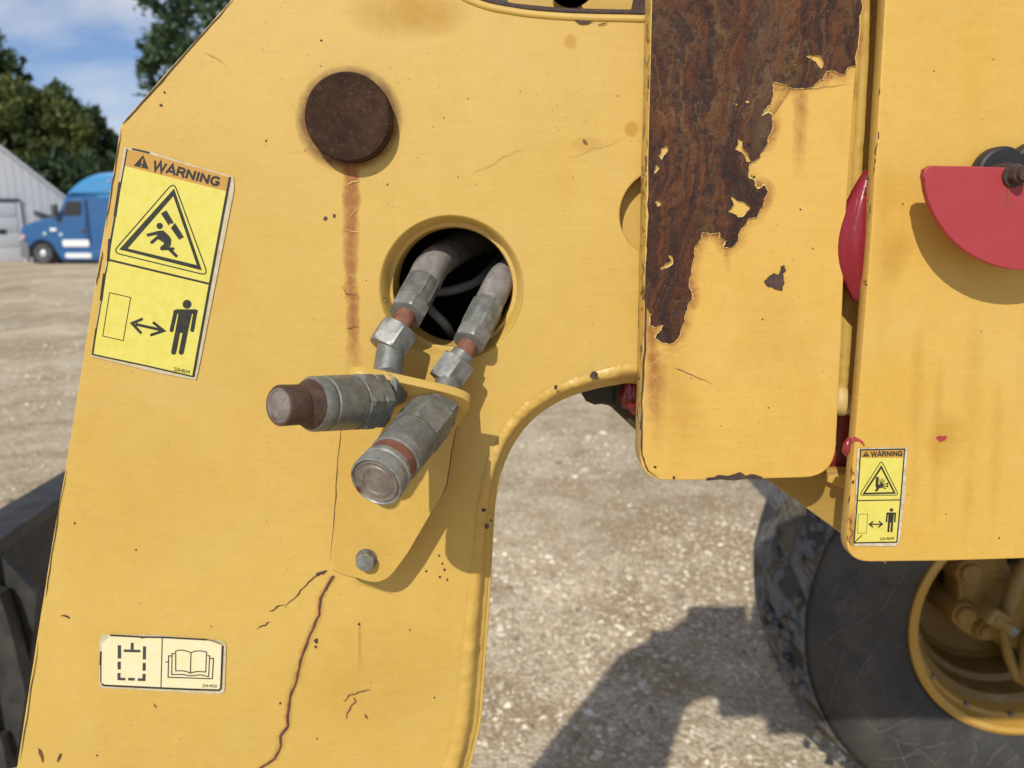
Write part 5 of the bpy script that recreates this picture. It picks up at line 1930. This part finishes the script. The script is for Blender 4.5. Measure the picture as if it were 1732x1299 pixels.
# long scratches on the sidewall
fw = ptcv(1230, 700, 2.169)
sw_r = [.335, .345, .40, .47, .545, .592, .620]
sw_y = [0, -.02, -.035, -.045, -.034, -.012, .02]
m_tscr = simple('pale_tyre_scratch', (.125, .12, .11), .8)
for k_, pth in enumerate([[(320, 750), (400, 700), (470, 655)], [(340, 860), (420, 790), (510, 745)], [(510, 745), (560, 720), (610, 640)], [(375, 1075), (400, 960), (430, 870)], [(470, 980), (480, 1060), (520, 1140), (560, 1170)], [(470, 980), (500, 920), (570, 820)], [(560, 1170), (640, 1130), (700, 1105)], [(590, 1180), (650, 1210), (710, 1215)], [(640, 1270), (700, 1230), (800, 1205)], [(700, 1230), (760, 1280)], [(950, 1290), (990, 1240), (1025, 1212)], [(1020, 1290), (1060, 1255)], [(620, 1200), (640, 1250), (660, 1299)], [(330, 700), (400, 640), (470, 600)], [(905, 1200), (915, 1240), (890, 1290)], [(760, 1290), (800, 1240)], [(560, 1270), (640, 1262), (720, 1240)]]):
    pp = roughen([Vector(fw(*q_)) for q_ in pth], .05, 2, False, k_)
    vs, fs = [], []
    rs2 = random.Random(k_)
    for i_, p_ in enumerate(pp):
        a_ = Vector(pp[max(i_ - 1, 0)][:2]); b_ = Vector(pp[min(i_ + 1, len(pp) - 1)][:2])
        d_ = (b_ - a_).normalized(); n_ = Vector((-d_.y, d_.x)) * rs2.uniform(.35, .95)
        for sg_ in (1, -1):
            w0 = W(p_[0] + n_.x * sg_, p_[1] + n_.y * sg_, wc.y - .04)
            r_ = math.hypot(w0.x - wc.x, w0.z - wc.z)
            vs.append(W(p_[0] + n_.x * sg_, p_[1] + n_.y * sg_, wc.y + float(np.interp(r_, sw_r, sw_y)) - .003))
    fs = [(2 * i_, 2 * i_ + 1, 2 * i_ + 3, 2 * i_ + 2) for i_ in range(len(pp) - 1)]
    from_data('scratch', vs, fs, m_tscr, wheel)
# rim
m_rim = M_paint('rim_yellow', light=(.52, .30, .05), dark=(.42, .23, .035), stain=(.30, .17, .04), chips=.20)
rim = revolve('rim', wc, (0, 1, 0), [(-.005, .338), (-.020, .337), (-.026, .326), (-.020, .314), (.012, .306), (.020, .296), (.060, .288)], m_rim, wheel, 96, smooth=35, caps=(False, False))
m_rim_in = M_paint('shaded_rim_well', light=(.25, .145, .028), dark=(.16, .095, .022), stain=(.12, .07, .025), chips=.12)  # darker yellow paints in the shade down inside the rim
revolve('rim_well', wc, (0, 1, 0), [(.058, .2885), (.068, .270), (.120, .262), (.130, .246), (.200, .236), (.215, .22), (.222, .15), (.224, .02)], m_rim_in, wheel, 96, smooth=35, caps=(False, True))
for i in range(14):
    t = i * 2 * math.pi / 14 + .2
    revolve('rim_stud', wc + Vector((math.cos(t) * .297, .022, math.sin(t) * .297)), (0, -1, 0), [(0, .007), (.012, .006)], m_galv, wheel, 8)
ring_w = bmesh.new()
# hub and steering casting inside the rim
m_cast = M_paint('shaded_casting_yellow', light=(.26, .155, .032), dark=(.17, .10, .024), chips=.12)  # yellow darkened to stand for shade inside the wheel
YW = wc.y
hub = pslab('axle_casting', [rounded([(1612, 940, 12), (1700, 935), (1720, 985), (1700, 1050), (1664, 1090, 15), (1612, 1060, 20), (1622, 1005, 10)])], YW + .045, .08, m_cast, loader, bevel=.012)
def WP(px, py, y):
    return W(px, py, y)
for (px, py, r) in [(1640, 968, .040), (1632, 1040, .038), (1668, 1068, .030)]:
    c_ = WP(px, py, YW + .03)
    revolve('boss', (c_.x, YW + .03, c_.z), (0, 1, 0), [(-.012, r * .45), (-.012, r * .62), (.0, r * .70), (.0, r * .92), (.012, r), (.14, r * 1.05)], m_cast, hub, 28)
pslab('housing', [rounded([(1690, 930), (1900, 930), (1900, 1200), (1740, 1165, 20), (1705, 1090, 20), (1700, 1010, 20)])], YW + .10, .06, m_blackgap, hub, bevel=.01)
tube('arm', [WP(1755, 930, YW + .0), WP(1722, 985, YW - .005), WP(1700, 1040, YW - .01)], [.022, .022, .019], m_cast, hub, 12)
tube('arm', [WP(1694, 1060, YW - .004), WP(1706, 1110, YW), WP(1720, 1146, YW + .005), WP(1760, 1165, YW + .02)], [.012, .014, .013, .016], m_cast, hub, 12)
bx = WP(1682, 1042, YW - .03)
box('clevis', (bx.x, YW - .03, bx.z), (.058, .05, .045), m_cast, hub, rot=Matrix.Rotation(math.radians(28), 3, 'Y'), bevel=.006)
tube('rod', [WP(1682, 1044, YW - .045), WP(1706, 1062, YW - .052)], .014, m_cast, hub, 14)
p0 = WP(1706, 1062, YW - .052); ax_ = (WP(1716, 1070, YW - .056) - p0)
hexnut('rod_end', p0, ax_, 0, .020, .0135, m_galv, hub)
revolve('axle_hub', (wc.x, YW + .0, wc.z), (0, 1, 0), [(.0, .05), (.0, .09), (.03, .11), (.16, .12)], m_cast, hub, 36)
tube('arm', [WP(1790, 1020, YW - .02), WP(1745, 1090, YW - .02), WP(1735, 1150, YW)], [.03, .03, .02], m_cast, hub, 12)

# ------------------------------------------------------------------ BUCKET seen past the left edge
def M_darksteel():
    k = NT('worn_dark_steel')
    n = k.noise(14, 7, .68, .4)
    c = k.ramp(n, [(.3, (.022, .021, .019)), (.6, (.055, .052, .047)), (.8, (.10, .072, .048))])
    rs_ = k.ramp(k.noise(34, 7, .7, .4), [(.57, 0), (.68, 1)])
    c = k.mix(k.math('MULTIPLY', rs_, .6), c, (.09, .05, .03))
    k.color(c).rough(.58).metal(.2)
    k.bump(k.noise(80, 6, .7), .35, .003)
    return k.m


m_dark = M_darksteel()
zb0 = W(0, 914, 1.25).z
bkt = empty('bucket', H(40, 880, zb0) + Vector((0, 0, -.9)), 'dark steel bucket edge showing past the lower left of the yellow arm', 'bucket')
A_, B_, C_, D_ = H(-260, 1080, zb0), H(230, 760, zb0), H(230, 728, zb0), H(-260, 1012, zb0)
def prism(name, quad, h0, h1, mat, parent):
    bm = bmesh.new()
    lo = [bm.verts.new((p.x, p.y, p.z + h0)) for p in quad]
    hi = [bm.verts.new((p.x, p.y, p.z + h1)) for p in quad]
    nq = len(quad)
    bm.faces.new(lo); bm.faces.new(hi)
    for i in range(nq):
        bm.faces.new((lo[i], lo[(i + 1) % nq], hi[(i + 1) % nq], hi[i]))
    bmesh.ops.bevel(bm, geom=bm.edges[:], offset=.0015, segments=2, affect='EDGES')
    return from_bm(name, bm, mat, parent, 35)
E_, F_ = H(-260, 1080, zb0), H(230, 760, zb0)
fa, fb_ = H(0, 914, zb0), H(95, 848, zb0)
ba, bb = H(0, 860, zb0), H(106, 798, zb0)
ext = 1.0
def lx(p, q, t):
    return p + (q - p) * t
quad = [lx(fa, fb_, -.5), lx(fa, fb_, 1.12), lx(ba, bb, 1.08), lx(ba, bb, -.5)]
prism('top_flange', quad, -.035, 0, m_dark, bkt)
dv = (lx(ba, bb, 1) - ba).normalized(); nv = Vector((-dv.y, dv.x, 0)).normalized()
if nv.y < 0:
    nv = -nv
prism('back_wall', [quad[3] - nv * .05, quad[2] - nv * .05, quad[2] - nv * .015, quad[3] - nv * .015], -.9, -.0352, m_dark, bkt)
# gusset panel and post under the flange
g0 = lx(fa, fb_, .0)
def gp(px, py, y):
    return W(px, py, y)
yg = (fa.y + fb_.y) / 2 - .004
pslab('gusset', [[(-60, 900), (-4, 934), (62, 1006), (48, 1150), (40, 1172), (18, 1060), (-10, 1000), (-60, 1000)]], yg + .03, .025, m_dark, bkt)
pslab('post', [[(-80, 985), (-2, 1006), (18, 1065), (44, 1175), (24, 1310), (10, 1460), (-80, 1460)]], yg - .03, .045, m_dark, bkt, bevel=.002)
pslab('rib', [[(-80, 1240), (2, 1250), (12, 1300), (4, 1440), (-80, 1440)]], yg - .07, .0395, m_dark, bkt, bevel=.002)

# ------------------------------------------------------------------ unseen loader body added over the wheel well to block sky light (behind the frame plate)
body = box('unseen_chassis', (1.95, 1.95, 1.85), (1.9, 1.7, .9), m_yellow_d, loader, bevel=.03)
box('axle_housing', (1.55, 2.15, .70), (.5, .9, .42), m_yellow_d, loader, bevel=.05)
